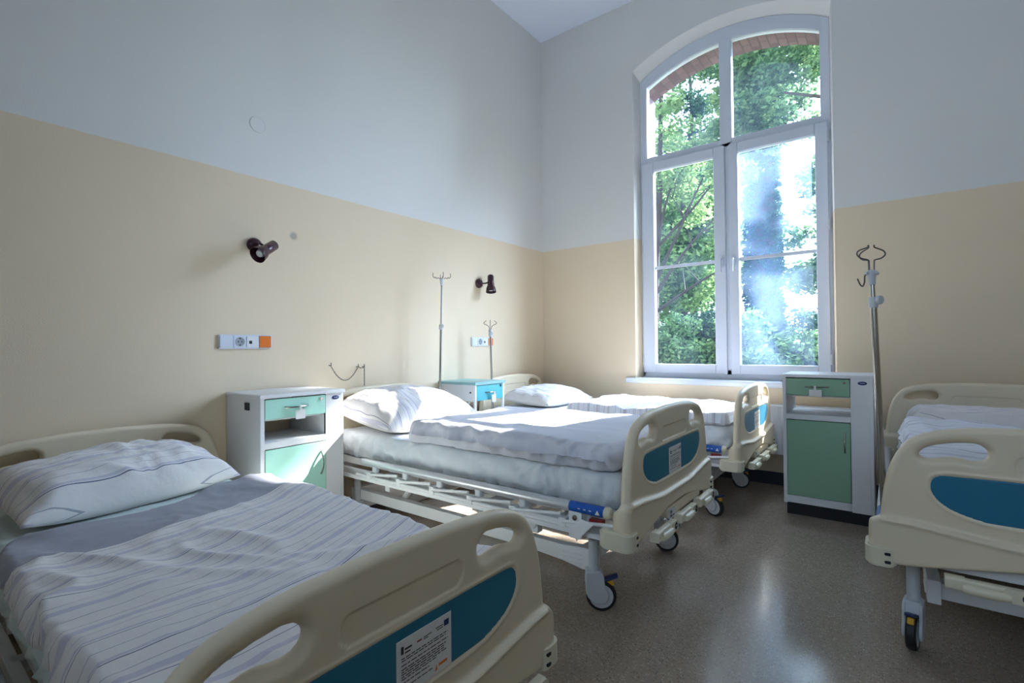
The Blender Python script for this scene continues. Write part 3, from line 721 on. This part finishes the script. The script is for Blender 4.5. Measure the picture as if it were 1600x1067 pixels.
b1 = bed('lowered hospital bed nearest the viewer, with a pale green sheet and striped bedding', (.05, -3.765, 0), 0, -.105, -.135, lab=.043)
b2 = bed('cream hospital bed in the middle with sunlit bedding, beside the white and mint cabinet', (.05, -2.172, 0), 0, casters=((1.90, -.385, .55), (1.90, .385, .35), (.24, -.385, PI), (.24, .385, PI)))
b3 = bed('hospital bed farthest back, along the wall below the window', (.10, -.665, 0), 0, casters=((1.905, -.375, -.35), (1.89, .40, .3), (.24, -.385, PI), (.24, .385, PI)))
b4 = bed('hospital bed at the right edge, its head against the window wall', (3.44, -.15, 0), -PI/2, label_on=False, casters=((1.93, -.415, -.15), (1.93, .415, .2), (.24, -.385, PI), (.24, .385, PI)))
for o, f in ((b1, 1), ):
    pass
D1 = lambda x: -.105+(-.03)*x/LB
mattress(b1, 'mattress under a pale green sheet on the lowered front left bed', MT['sheetg'], -.105, -.135, 3)
mattress(b2, 'white sheeted mattress on the middle bed', MT['sheet'], 0, 0, 7)
mattress(b3, 'white sheeted mattress on the bed below the window', MT['sheet'], 0, 0, 12)
mattress(b4, 'white sheeted mattress on the bed at the right edge', MT['sheet'], 0, 0, 17)
dv = duvet(b1, 'striped duvet with a plain grey border spread over the front left bed', MT['duvet'], 0, 0, 0, 0, .600, .055, 21, D1, .022, .6,
      poly=[(.84, .44), (.70, .41), (.68, .33), (.71, .18), (.79, .03), (.83, -.10), (.83, -.24), (.79, -.36), (.82, -.44), (.90, -.462), (1.2, -.47), (1.7, -.47), (2.04, -.46), (2.05, 0), (2.05, .43), (1.5, .44), (1.0, .44)], res=.009, shear=.38)
duvet(b2, 'thick plain grey folded duvet with sun patches on the middle bed', MT['duvetp'], .78, 2.045, -.46, .42, .602, .10, 33, amp=.012, rot=.2, warp=.040)
duvet(b3, 'rumpled sunlit striped duvet on the bed below the window', MT['duvetb'], .82, 2.04, -.43, .40, .600, .034, 45, amp=.028, rot=1.0)
duvet(b4, 'striped duvet on the bed at the right edge, seen through the footboard handhole', MT['duvetb'], .80, 2.04, -.44, .44, .600, .07, 51, amp=.022, rot=.3)
pillow(b1, 'large striped pillow on the front left bed', MT['pilx'], .31, -.02, .45, .78, .488, .20, .17, -.16, 4)
pillow(b2, 'puffy striped pillow half in sunlight on the middle bed', MT['pily'], .34, -.05, .58, .80, .600, .24, 0, -.14, 9)
pillow(b3, 'striped pillow on the bed below the window', MT['pily'], .38, .0, .52, .76, .600, .15, 0, -.06, 14)
pillow(b4, 'flat squared striped pillow on the bed at the right edge', MT['pilx'], .42, .03, .46, .86, .602, .125, 0, 0, 19, flat=True)

# ------------------------------------------------------------------ bedside cabinets
def arc_handle(L, h, r, org, ax, out):
    O = Vector(org); a = Vector(ax); o_ = Vector(out); m = MB()
    pts = [O + a*(L*(t-.5)) + o_*(h*math.sin(PI*t)**.7) for t in linsp(0, 1, 13)]
    m.tube(pts, [r*(1.25 if i in (0, 12) else 1) for i in range(13)], 8); return m
def badge(root, x, y, z):
    m = MB(); m.lathe([(.0001, 0), (.02, .0003), (.021, .001), (.019, .002), (0, .0024)], (0, 0, 0), (0, -1, 0), 24)
    m.v = [(a*1.15+x, b+y, c*.55+z) for a, b, c in m.v]; o = m.build('maker_badge', MT['badge'], root)
    m = MB(); m.tube([(x-.012, y-.0026, z-.001), (x-.008, y-.0026, z+.003), (x-.003, y-.0026, z-.002), (x+.002, y-.0026, z+.002), (x+.007, y-.0026, z-.001), (x+.012, y-.0026, z+.002)], .0011, 5); m.build('badge_script', MT['paper'], o)
def tag_card(parent, x, y, z, w=.045, h=.045):
    m = MB().box(x-w/2, x+w/2, y-.002, y, z-h, z); m.box(x-.008, x+.004, y-.010, y, z, z+.024); c = m.build('key_tag', MT['paper'], parent)
def cabinet(label, loc, rz, w, d, h, dm, side_bracket=False):
    k = h/.92; c = empty('bedside_cabinet', loc, rz); tag(c, label, 'bedside cabinet', 'bedside cabinets with green fronts')
    x0, x1 = -w/2, w/2; t = .018; xd = x1-.115     # right hand column starts at xd
    m = MB()
    m.box(x0, x0+t+.004, 0, d, .075, .90*k); m.box(x1-t, x1, 0, d, .075, .90*k); m.box(xd, xd+t, .003, d, .075, .90*k)
    m.box(xd, x1-t, 0, t, .075, .90*k)
    m.box(x0+t, xd, 0, d, .625*k, .660*k); m.box(x0+t, xd, .0, d, .08, .128); m.box(x0+t, x1-t, d-.012, d, .08, .64*k); m.box(x0+t, x1-t, d-.012, d, .775*k, .90*k)
    m.box(x0+t, xd, .02, d, .775*k, .783*k)
    m.build('carcass', MT['board'], c, bevel=.0015)
    m = MB().rbox(x0-.006, x1+.006, -.012, d, .90*k, .92*k, .006, ax=1); m.build('top_board', MT['board'], c)
    m = MB().box(x0+.015, x1-.015, .02, d-.02, 0, .075); m.build('plinth', MT['black'], c)
    m = MB().box(x0+t+.006, xd-.003, -.002, .016, .785*k, .893*k); dr = m.build('drawer', MT[dm], c, bevel=.002)
    hx = (x0+t+xd)/2
    arc_handle(.13, .022, .0045, (hx, -.002, .842*k), (1, 0, 0), (0, -1, 0)).build('handle', MT['steel'], dr)
    m = MB().lathe([(.009, 0), (.009, .006), (0, .006)], (xd-.03, -.002, .872*k), (0, -1, 0), 12); m.build('lock', MT['steel'], dr)
    tag_card(dr, hx-.005 if not side_bracket else hx+.01, -.024, .825*k, .07 if not side_bracket else .055, .045 if not side_bracket else .05)
    m = MB().box(x0+t+.006, xd-.003, -.002, .016, .132, .620*k); do = m.build('door', MT[dm], c, bevel=.002)
    arc_handle(.125, .024, .0045, (xd-.032, -.002, .50*k), (0, 0, 1), (0, -1, 0)).build('handle', MT['steel'], do)
    badge(c, (xd+x1)/2+.005, -.0005, .872*k)
    if side_bracket: MB().rbox(x0-.004, x0, .115, .165, .80, .84, .004, ax=0).build('side_bracket', MT['black'], c)
    return c
cabinet('white bedside cabinet with mint green fronts between the front left and middle beds', (.40, -2.972, 0), PI/2, .485, .385, .885, 'mint', True)
cabinet('grey-white bedside cabinet with sage green fronts in front of the radiator', (2.635, -.725, 0), 0, .49, .40, .925, 'green')
def tcabinet():
    c = empty('bedside_cabinet', (.42, -1.405, 0), PI/2); tag(c, 'turquoise topped bedside cabinet between the middle bed and the bed below the window', 'bedside cabinet')
    x0, x1, d = -.18, .18, .40
    m = MB().rbox(x0-.005, x1+.005, -.008, d, .828, .85, .006, ax=1); m.build('top_board', MT['turqt'], c)
    m = MB()
    for x in (x0, x1-.018):
        m.box(x, x+.018, 0, .02, .03, .828); m.box(x, x+.018, d-.02, d, .03, .828)
    m.box(x0, x1, 0, .02, .555, .585); m.box(x0, x1, 0, .02, .06, .085); m.build('frame', MT['white'], c, bevel=.003)
    m = MB(); 
    for x in (x0+.002, x1-.016): m.box(x, x+.012, .02, d-.02, .70, .828)
    m.box(x0+.01, x1-.01, .02, d-.02, .56, .575); m.build('side_panel', MT['board'], c, bevel=.002)
    m = MB()
    for y in (.05, d-.05): m.lathe([(.007, 0), (.007, .004), (0, .004)], (x0+.002, y, .77), (-1, 0, 0), 10)
    m.build('screw', MT['dark'], c)
    m = MB().box(x0+.02, x1-.02, .002, .018, .705, .822); dr = m.build('drawer', MT['turq'], c, bevel=.002)
    arc_handle(.12, .022, .005, (0, .002, .765), (1, 0, 0), (0, -1, 0)).build('handle', MT['steel'], dr); tag_card(dr, .02, -.022, .745, .05, .06)
    MB().lathe([(.010, 0), (.010, .005), (0, .005)], (x1-.045, .002, .808), (0, -1, 0), 12).build('lock', MT['pedal'], dr)
    m = MB().box(x0+.02, x1-.02, .002, .018, .088, .552); do = m.build('door', MT['turq'], c, bevel=.002)
    m = MB().box(x0+.01, x1-.01, .02, d-.02, .07, .085); m.box(x0+.005, x0+.015, .02, d-.02, .07, .56); m.box(x1-.015, x1-.005, .02, d-.02, .07, .56); m.box(x0+.01, x1-.01, d-.03, d-.02, .07, .56); m.build('cupboard_box', MT['board'], c)
    for x in (x0+.009, x1-.009):
        for y in (.01, d-.01): MB().lathe([(0, 0), (.012, 0), (.012, .03), (0, .03)], (x, y, 0), (0, 0, 1), 10).build('foot', MT['rubber'], c)
tcabinet()

# ------------------------------------------------------------------ drip stands
def iv_pole(label, base, top, coll, style, r=.0095):
    B = Vector(base); T = Vector(top); c = empty('drip_pole', base); tag(c, label, 'drip stand'); L = T-B
    at = lambda z: L*((z-B.z)/L.z)
    MB().tube([(0, 0, 0), at(coll)], r, 14).build('lower_tube', MT['steel'], c)
    MB().tube([at(coll-.05), at(T.z-.02)], r*.72, 12).build('upper_tube', MT['steel'], c)
    k = at(coll); m = MB(); m.lathe([(0, -.028), (.015, -.028), (.016, -.01), (.014, .012), (0, .014)], k, L, 16)
    co = m.build('clamp_collar', MT['grey'], c)
    kd = (rt*.35-fw*.9).normalized(); m = MB(); m.lathe([(.006, 0), (.006, .014), (.016, .016), (.018, .022), (.016, .030), (0, .032)], k, kd, 10); m.build('clamp_knob', MT['grey'], co)
    t = at(T.z); m = MB(); m.lathe([(0, -.05), (.011, -.05), (.013, -.02), (.016, 0), (.012, .006), (0, .006)], t, L, 14)
    if style == 'lyre':
        for a in (0, PI/2, PI, 1.5*PI): m.tube([t+Vector((0, 0, -.008)), t+Vector((.024*math.cos(a+YAW), .024*math.sin(a+YAW), -.006))], .007, 8)
    m.build('hook_hub', MT['grey'], c)
    for i in range(4 if style == 'star' else 3):
        a = YAW + {'star': .3+i*PI/2, 'lyre': (PI, .05, 1.7)[i if i < 3 else 0], 'twin': (PI, 0, PI/2)[i if i < 3 else 0]}[style]
        e = Vector((math.cos(a), math.sin(a), 0)); Z = Vector((0, 0, 1))
        if style == 'lyre': P = [(.010, 0), (.011, .035), (.014, .045), (.040, .052), (.055, .066), (.048, .080), (.022, .090), (.012, .094), (.012, .102)]
        elif style == 'twin': P = [(.006, 0), (.012, .03), (.03, .045), (.052, .055), (.056, .064), (.042, .078), (.034, .084)]
        else: P = [(.006, .0), (.03, .012), (.042, .006), (.05, .018), (.056, .010), (.066, .018), (.070, .034), (.066, .048)]
        if style == 'twin' and i == 2: P = [(.002, 0), (.003, .04), (.004, .09)]
        pp = catmull([(x, 0, z) for x, z in P], 4, False)
        m = MB().tube([t+e*p[0]+Z*p[2] for p in pp], .0024 if style != 'lyre' else .0026, 7); m.build('hook', MT['wire'], c)
    if style == 'lyre':
        e = -rt; Z = Vector((0, 0, 1)); pp = catmull([(.014, -.006), (.026, -.016), (.028, -.04), (.036, -.056), (.046, -.046), (.054, -.026)], 4, False)
        m = MB().tube([t+e*p[0]+Z*p[1] for p in pp], .0026, 7); m.build('hook', MT['wire'], c)
    return c
iv_pole('tall drip pole rising from the head of the middle bed beside the turquoise cabinet', (.185, -1.745, .375), (.185, -1.70, 1.655), 1.29, 'star')
iv_pole('short drip pole behind the turquoise cabinet at the head of the bed below the window', (.185, -1.085, .375), (.185, -1.115, 1.27), 1.24, 'twin')
iv_pole('drip pole standing at the foot corner of the bed on the right', (2.945, -2.118, .41), (2.917, -2.118, 1.395), 1.285, 'lyre', .0115)

# ------------------------------------------------------------------ wall things
def reading_lamp(label, y, z, d, off, rod):
    c = empty('reading_lamp', (0, y, z)); tag(c, label, 'wall lamp'); d = Vector(d).normalized(); o = Vector(off)
    MB().lathe([(0, 0), (.042, 0), (.042, .010), (.036, .024), (.020, .034), (0, .037)], (0, 0, 0), (1, 0, 0), 24).build('base', MT['burg'], c)
    MB().tube([(.03, 0, 0), rod, o-d*.04], .007, 8).build('arm', MT['burg'], c)
    m = MB(); m.lathe([(0, -.105), (.018, -.102), (.029, -.090), (.030, -.02), (.031, 0), (.040, .020), (.046, .050), (.0475, .062), (.045, .062), (.036, .022), (.027, .0), (.010, -.01), (0, -.012)], o, d, 26); sh = m.build('shade', MT['burg'], c, angle=60)
    MB().lathe([(.012, -.01), (.014, .01), (.024, .030), (.020, .046), (0, .052)], o, d, 18).build('bulb', MT['bulb'], sh)
reading_lamp('dark burgundy reading lamp on the left wall above the mint cabinet', -3.055, 1.735, (.30, -.76, -.52), (.125, .0, -.05), (.07, 0, 0))
reading_lamp('dark burgundy reading lamp on the left wall near the corner, pointing down', -1.055, 1.700, (.16, -.16, -1), (.095, .062, -.02), (.055, .03, 0))
def outlet(label, y, z, W_=.298):
    c = empty('outlet_strip', (0, y, z)); tag(c, label, 'wall socket'); g = W_/4-.002; a = -W_/2
    MB().rbox(0, .010, a, -a, -.0405, .0405, .004, ax=0).build('frame', MT['pvc'], c)
    y0 = a+.006
    MB().rbox(.010, .014, y0, y0+g-.006, -.033, .033, .003, ax=0).build('switch', MT['pvc'], c)
    s_ = MB(); s_.rbox(.010, .013, y0+g, y0+2*g-.006, -.034, .034, .003, ax=0); so = s_.build('socket', MT['pvc'], c)
    cy = y0+1.5*g-.003
    MB().lathe([(.0265, 0), (.0265, .0016), (.0245, .0016), (.022, -.004+.0045), (0, .0006)], (.0128, cy, 0), (1, 0, 0), 26).build('socket_well', MT['socket'], so)
    m = MB()
    for s in (-1, 1): m.lathe([(.0035, 0), (.0035, .001), (0, .001)], (.0136, cy+.0095*s, 0), (1, 0, 0), 10); m.box(.0134, .0148, cy-.004, cy+.004, .019*s-.003, .019*s+.003)
    m.build('contacts', MT['dark'], so)
    da = MB(); da.rbox(.010, .0135, y0+2*g, y0+3*g-.006, -.031, .031, .003, ax=0); dd = da.build('data_socket', MT['board'], c)
    MB().box(.0134, .0140, y0+2*g+.012, y0+2*g+.029, -.012, .006).build('port', MT['dark'], dd)
    MB().rbox(.010, .015, y0+3*g, y0+4*g-.006, -.034, .034, .004, ax=0).build('call_cover', MT['orange'], c)
outlet('white four-gang socket strip with an orange cover above the mint cabinet', -3.104, 1.166)
outlet('white four-gang socket strip near the corner, partly behind the short drip pole', -1.012, 1.172)
o = MB().lathe([(.047, 0), (.047, .002), (.0445, .0035), (.043, .0022), (0, .0022)], (0, -3.03, 2.455), (1, 0, 0), 32).build('junction_cover', MT['wall'])
tag(o, 'round painted junction cover high on the left wall', 'wall cover')
# chain between two wall hooks
def chain():
    c = empty('chain', (0, -2.44, 1.0)); tag(c, 'thin metal chain sagging between two hooks above the middle bed', 'chain')
    def hook(y, z):
        MB().tube(catmull([(0, y, z), (.02, y, z-.004), (.026, y, z+.006), (.022, y, z+.016)], 4, False), .003, 6).build('hook', MT['wire'], c)
    ya, yb = -2.568+2.44, -2.307+2.44; hook(ya, .012); hook(yb, -.006); hook(yb-.05, -.004)
    pts = []; n = 26
    for i in range(n+1):
        t = i/n; y = ya+(yb-.05-ya)*t; z = .008-.012*t-.095*(1-(2*t-1)**2); pts.append(Vector((.022, y, z)))
    for i in range(5): pts.append(Vector((.024, yb-.05+.05*(i+1)/5, -.004-.012*math.sin(PI*(i+1)/5))))
    for i in range(12): pts.append(Vector((.024, yb, -.012-.011*(i+1))))
    m = MB()
    for i, (p, q) in enumerate(zip(pts, pts[1:])):
        d = (q-p); mid = (p+q)/2; L = d.length*.72; dn = d.normalized(); s_ = dn.cross(Vector((1, 0, 0))) if i % 2 else Vector((1, 0, 0)); s_.normalize()
        ring = [mid+dn*(L*math.cos(a))+s_*(.0035*math.sin(a)) for a in linsp(0, 2*PI, 9)]
        m.tube(ring, .0012, 5, cap=False)
    m.build('links', MT['wire'], c)
chain()
# paper tag hanging at the foot corner of the middle bed
m = MB(); m.add([(.0, -.505-.035, .39), (.035, -.545, .345), (.105, -.535, .42), (.05, -.53, .43), (.001, -.5385, .391), (.036, -.5435, .346), (.106, -.5335, .421), (.051, -.5285, .431)],
      [(0, 1, 2, 3), (7, 6, 5, 4), (0, 1, 5, 4), (1, 2, 6, 5), (2, 3, 7, 6), (3, 0, 4, 7)])
o = m.build('paper_tag', MT['paper']); o.location = (1.93, -2.18, 0); tag(o, 'folded white paper tag tucked behind the side rail at the foot of the middle bed', 'paper')

# radiator below the window
def radiator():
    c = empty('radiator', (1.98, -.06, 0)); tag(c, 'white panel radiator below the window, behind the sage green cabinet', 'radiator')
    m = MB(); x0, x1 = -.80, .80
    n = 40; w = (x1-x0)/n; poly = []
    for i in range(n):
        a = x0+i*w; poly += [(a, -.036), (a+w*.25, -.030), (a+w*.5, -.030), (a+w*.75, -.036)]
    poly += [(x1, -.036), (x1, -.020), (x0, -.020)]
    m.prism(poly, 2, .26, .63); m.build('panel', MT['rad'], c)
    MB().rbox(x0, x1, -.036, .030, .628, .65, .006, ax=0).build('top_grille', MT['rad'], c)
    MB().box(x0, x1, -.018, .028, .26, .63).build('convector', MT['rad'], c)
    for s_ in (-1, 1): MB().tube([(s_*.75, .0, .27), (s_*.75, .0, .0)], .011, 10).build('pipe', MT['rad'], c)
radiator()

# ------------------------------------------------------------------ outdoors
o = MB().add([(-40, .5, -.5), (40, .5, -.5), (40, 60, .6), (-40, 60, .6)], [(0, 1, 2, 3)]).build('ground', MT['ground']); o['kind'] = 'structure'
def leaves(rs, cen, n, sz):
    """n leaf blades spread over clumps [(x,y,z,r)]"""
    C = np.array(cen); w = C[:, 3]**2; pick = rs.choice(len(C), n, p=w/w.sum()); d = rs.normal(size=(n, 3)); d /= np.linalg.norm(d, axis=1)[:, None]
    rad = rs.rand(n)**.45; P = C[pick, :3]+d*rad[:, None]*C[pick, 3:4]*np.array([1, 1, .75])
    a = rs.normal(size=(n, 3)); a[:, 2] *= .6; a /= np.linalg.norm(a, axis=1)[:, None]; b = np.cross(a, rs.normal(size=(n, 3))); b /= np.linalg.norm(b, axis=1)[:, None]
    s_ = sz*(.6+.8*rs.rand(n))[:, None]
    q = np.stack([P-a*s_, P-b*s_*.45, P+a*s_, P+b*s_*.45], 1).reshape(-1, 3)
    return q
def leaf_mesh(q, name, m_, parent=None):
    n = len(q)//4; me = bpy.data.meshes.new(name); me.vertices.add(4*n); me.vertices.foreach_set('co', q.ravel()); me.loops.add(4*n); me.polygons.add(n)
    me.loops.foreach_set('vertex_index', np.arange(4*n, dtype=np.int32)); me.polygons.foreach_set('loop_start', np.arange(0, 4*n, 4, dtype=np.int32)); me.polygons.foreach_set('loop_total', np.full(n, 4, dtype=np.int32))
    me.update(calc_edges=True); me.materials.append(m_); o = bpy.data.objects.new(name, me); COL.objects.link(o)
    if parent: o.parent = parent
    return o
def tree(label, x, y, h, r0, clumps, n, sz, lm, branches, seed, lean=(0, 0), z0=-.35, ivy=0, group=None, nm='tree'):
    rs = np.random.RandomState(seed); rr = random.Random(seed)
    t = empty(nm, (x, y, z0)); tag(t, label, nm if nm == 'shrub' else 'tree', group)
    m = MB(); P = [Vector((lean[0]*k/6+rr.uniform(-.03, .03), lean[1]*k/6, h*k/6)) for k in range(7)]
    m.tube(P, [r0*(1-.55*k/6) for k in range(7)], 10)
    for bz, bx, by, bl, br in branches:
        s_ = Vector((lean[0]*bz/h, lean[1]*bz/h, bz)); e = s_+Vector((bx, by, bl)); mid = (s_+e)/2+Vector((rr.uniform(-.15, .15), 0, rr.uniform(-.1, .15)))
        pp = catmull([tuple(s_), tuple(mid), tuple(e)], 4, False); m.tube(pp, [br*(1-.7*i/(len(pp)-1)) for i in range(len(pp))], 6)
        for k in range(3):
            a = s_.lerp(e, .4+.2*k); q = a+Vector((rr.uniform(-.6, .6), rr.uniform(-.4, .4), rr.uniform(.1, .6))); m.tube([a, q], [br*.35, br*.1], 5)
    m.build('trunk', MT['bark'], t)
    leaf_mesh(leaves(rs, clumps, n, sz), 'foliage', lm, t)
    if ivy:
        k = rs.rand(ivy)*h*.95; a = rs.rand(ivy)*2*PI; rad = r0*(1-.5*k/h)+.02+.10*rs.rand(ivy)
        cen = np.stack([lean[0]*k/h+rad*np.cos(a), lean[1]*k/h+rad*np.sin(a), k, np.full(ivy, .05)], 1)
        leaf_mesh(leaves(rs, cen, ivy*5, .05), 'ivy', MT['leafc'], t)
    return t
def view_x(px, y):   # world x on the view ray through image column px at depth y
    d = fw*FPX + rt*(px-800); return CAM[0]+d.x/d.y*(y-CAM[1])
def crown(rs, cx, cy, cz, rx, ry, rz_, n, r):
    out = []
    for i in range(n):
        d = rs.normal(size=3); d /= np.linalg.norm(d); k = rs.rand()**.4; out.append((cx+d[0]*rx*k, cy+d[1]*ry*k, cz+d[2]*rz_*k, r*(.6+.7*rs.rand())))
    return out
R = np.random.RandomState(5)
ty = 7.0; tx = view_x(1194, ty)
tree('tall straight tree wrapped in dark ivy behind the right window pane', tx, ty, 11, .30, crown(R, -.3, 0, 8.6, 1.7, 1.4, 2.2, 60, .45), 16000, .075, MT['leafa'], [(6.5, 1.0, 0, 1.4, .07), (7, -1.2, 0, 1.2, .07), (5.5, .9, -.3, .9, .05)], 1, ivy=5200)
ty = 6.0; tx = view_x(1020, ty)
tree('slender tree with fanning bare branches behind the left window pane', tx, ty, 7, .10, crown(R, .9, .3, 5.6, 1.6, 1.0, 1.6, 60, .30), 7500, .06, MT['leafb'],
     [(2.6, 1.3, 0, 1.5, .045), (2.9, 1.0, 0, 2.0, .045), (3.2, .6, 0, 2.3, .04), (2.2, 1.6, 0, .9, .04), (3.6, 1.4, .2, 1.6, .035), (3.9, -.5, 0, 1.6, .035)], 2, lean=(.25, 0))
specs = [(1005, 14, 9.5, 3), (1055, 11.5, 8, 4), (1085, 15, 12, 5), (1070, 10.5, 6.5, 6), (1100, 17, 11, 7), (1345, 11, 7.5, 10)]
names = ['left edge of the window, pale crown', 'centre of the left pane, thin stems', 'tallest crown in the left pane distance', 'beside the window mullion, low dense crown', 'distant tree behind the mullion', 'low crown at the right jamb']
for (px, y, h, s_), nmz in zip(specs, names):
    tree('green woodland tree, '+nmz, view_x(px, y), y, h, .13, crown(R, 0, 0, h*.60, 1.9, 1.2, h*.36, 70, .45), 11000, .085, MT['leafb' if s_ % 3 == 0 else 'leafa' if s_ % 3 == 1 else 'leafc'],
         [(h*.3, .8, 0, 1.6, .05), (h*.35, -.8, 0, 1.5, .05), (h*.45, .5, .2, 1.5, .04)], s_, group='woodland trees beyond the window')
for k, (px, y, w_, zc, nmz) in enumerate([(1030, 4.4, 1.0, .5, 'bottom left corner'), (1095, 5.0, 1.1, .55, 'middle of the left pane'), (1180, 4.6, 1.2, .45, 'foot of the ivy tree'), (1260, 5.2, 1.2, .55, 'bottom right of the hazy pane')]):
    tree('leafy undergrowth shrub outside, '+nmz, view_x(px, y), y, 1.4, .03, crown(R, 0, 0, zc+.75, w_, .6, .75, 60, .28), 14000, .045, MT['leafc' if k % 2 else 'leafa'],
         [(.3, .3, 0, .5, .015), (.3, -.3, 0, .5, .015)], 30+k, group='shrubs outside the window', nm='shrub')
# near boughs at the top of the window, hanging from the ivy tree's neighbour to the right; unseen crowns and boughs are added to block and dapple the sun
ty = 5.6
beam_tree = tree('spreading tree right of the window with boughs across the upper right pane and added unseen crowns that block the sun', 4.9, ty, 8.5, .2,
     crown(R, -3.8, .2, 6.3, 1.2, .8, 1.3, 50, .26) + crown(R, -1.3, .3, 9.15, 2.0, .6, .50, 90, .27) + crown(R, -1.5, .3, 6.9, 1.2, .5, .9, 8, .15), 30000, .05, MT['leafa'], [(4.6, -3.4, 0, 1.4, .07), (5.2, -2.6, .2, 1.9, .06), (5.0, -1.6, .3, 2.6, .06)], 77)
boughs = ([(-1.65+.08*i, .3+.03*math.sin(i), 7.10+.04*math.sin(i*.8), .075) for i in range(20)] + [(-1.75+.08*i, .25, 7.38+.05*math.sin(i*.7+1), .07) for i in range(9)]
          + [(-1.0+.08*i, .25, 6.84+.03*math.sin(i*.9), .06) for i in range(9)])
leaf_mesh(leaves(np.random.RandomState(8), boughs, 9000, .04), 'bough', MT['leafa'], beam_tree)  # unseen leaf strips added to streak the sunlight on the middle bed
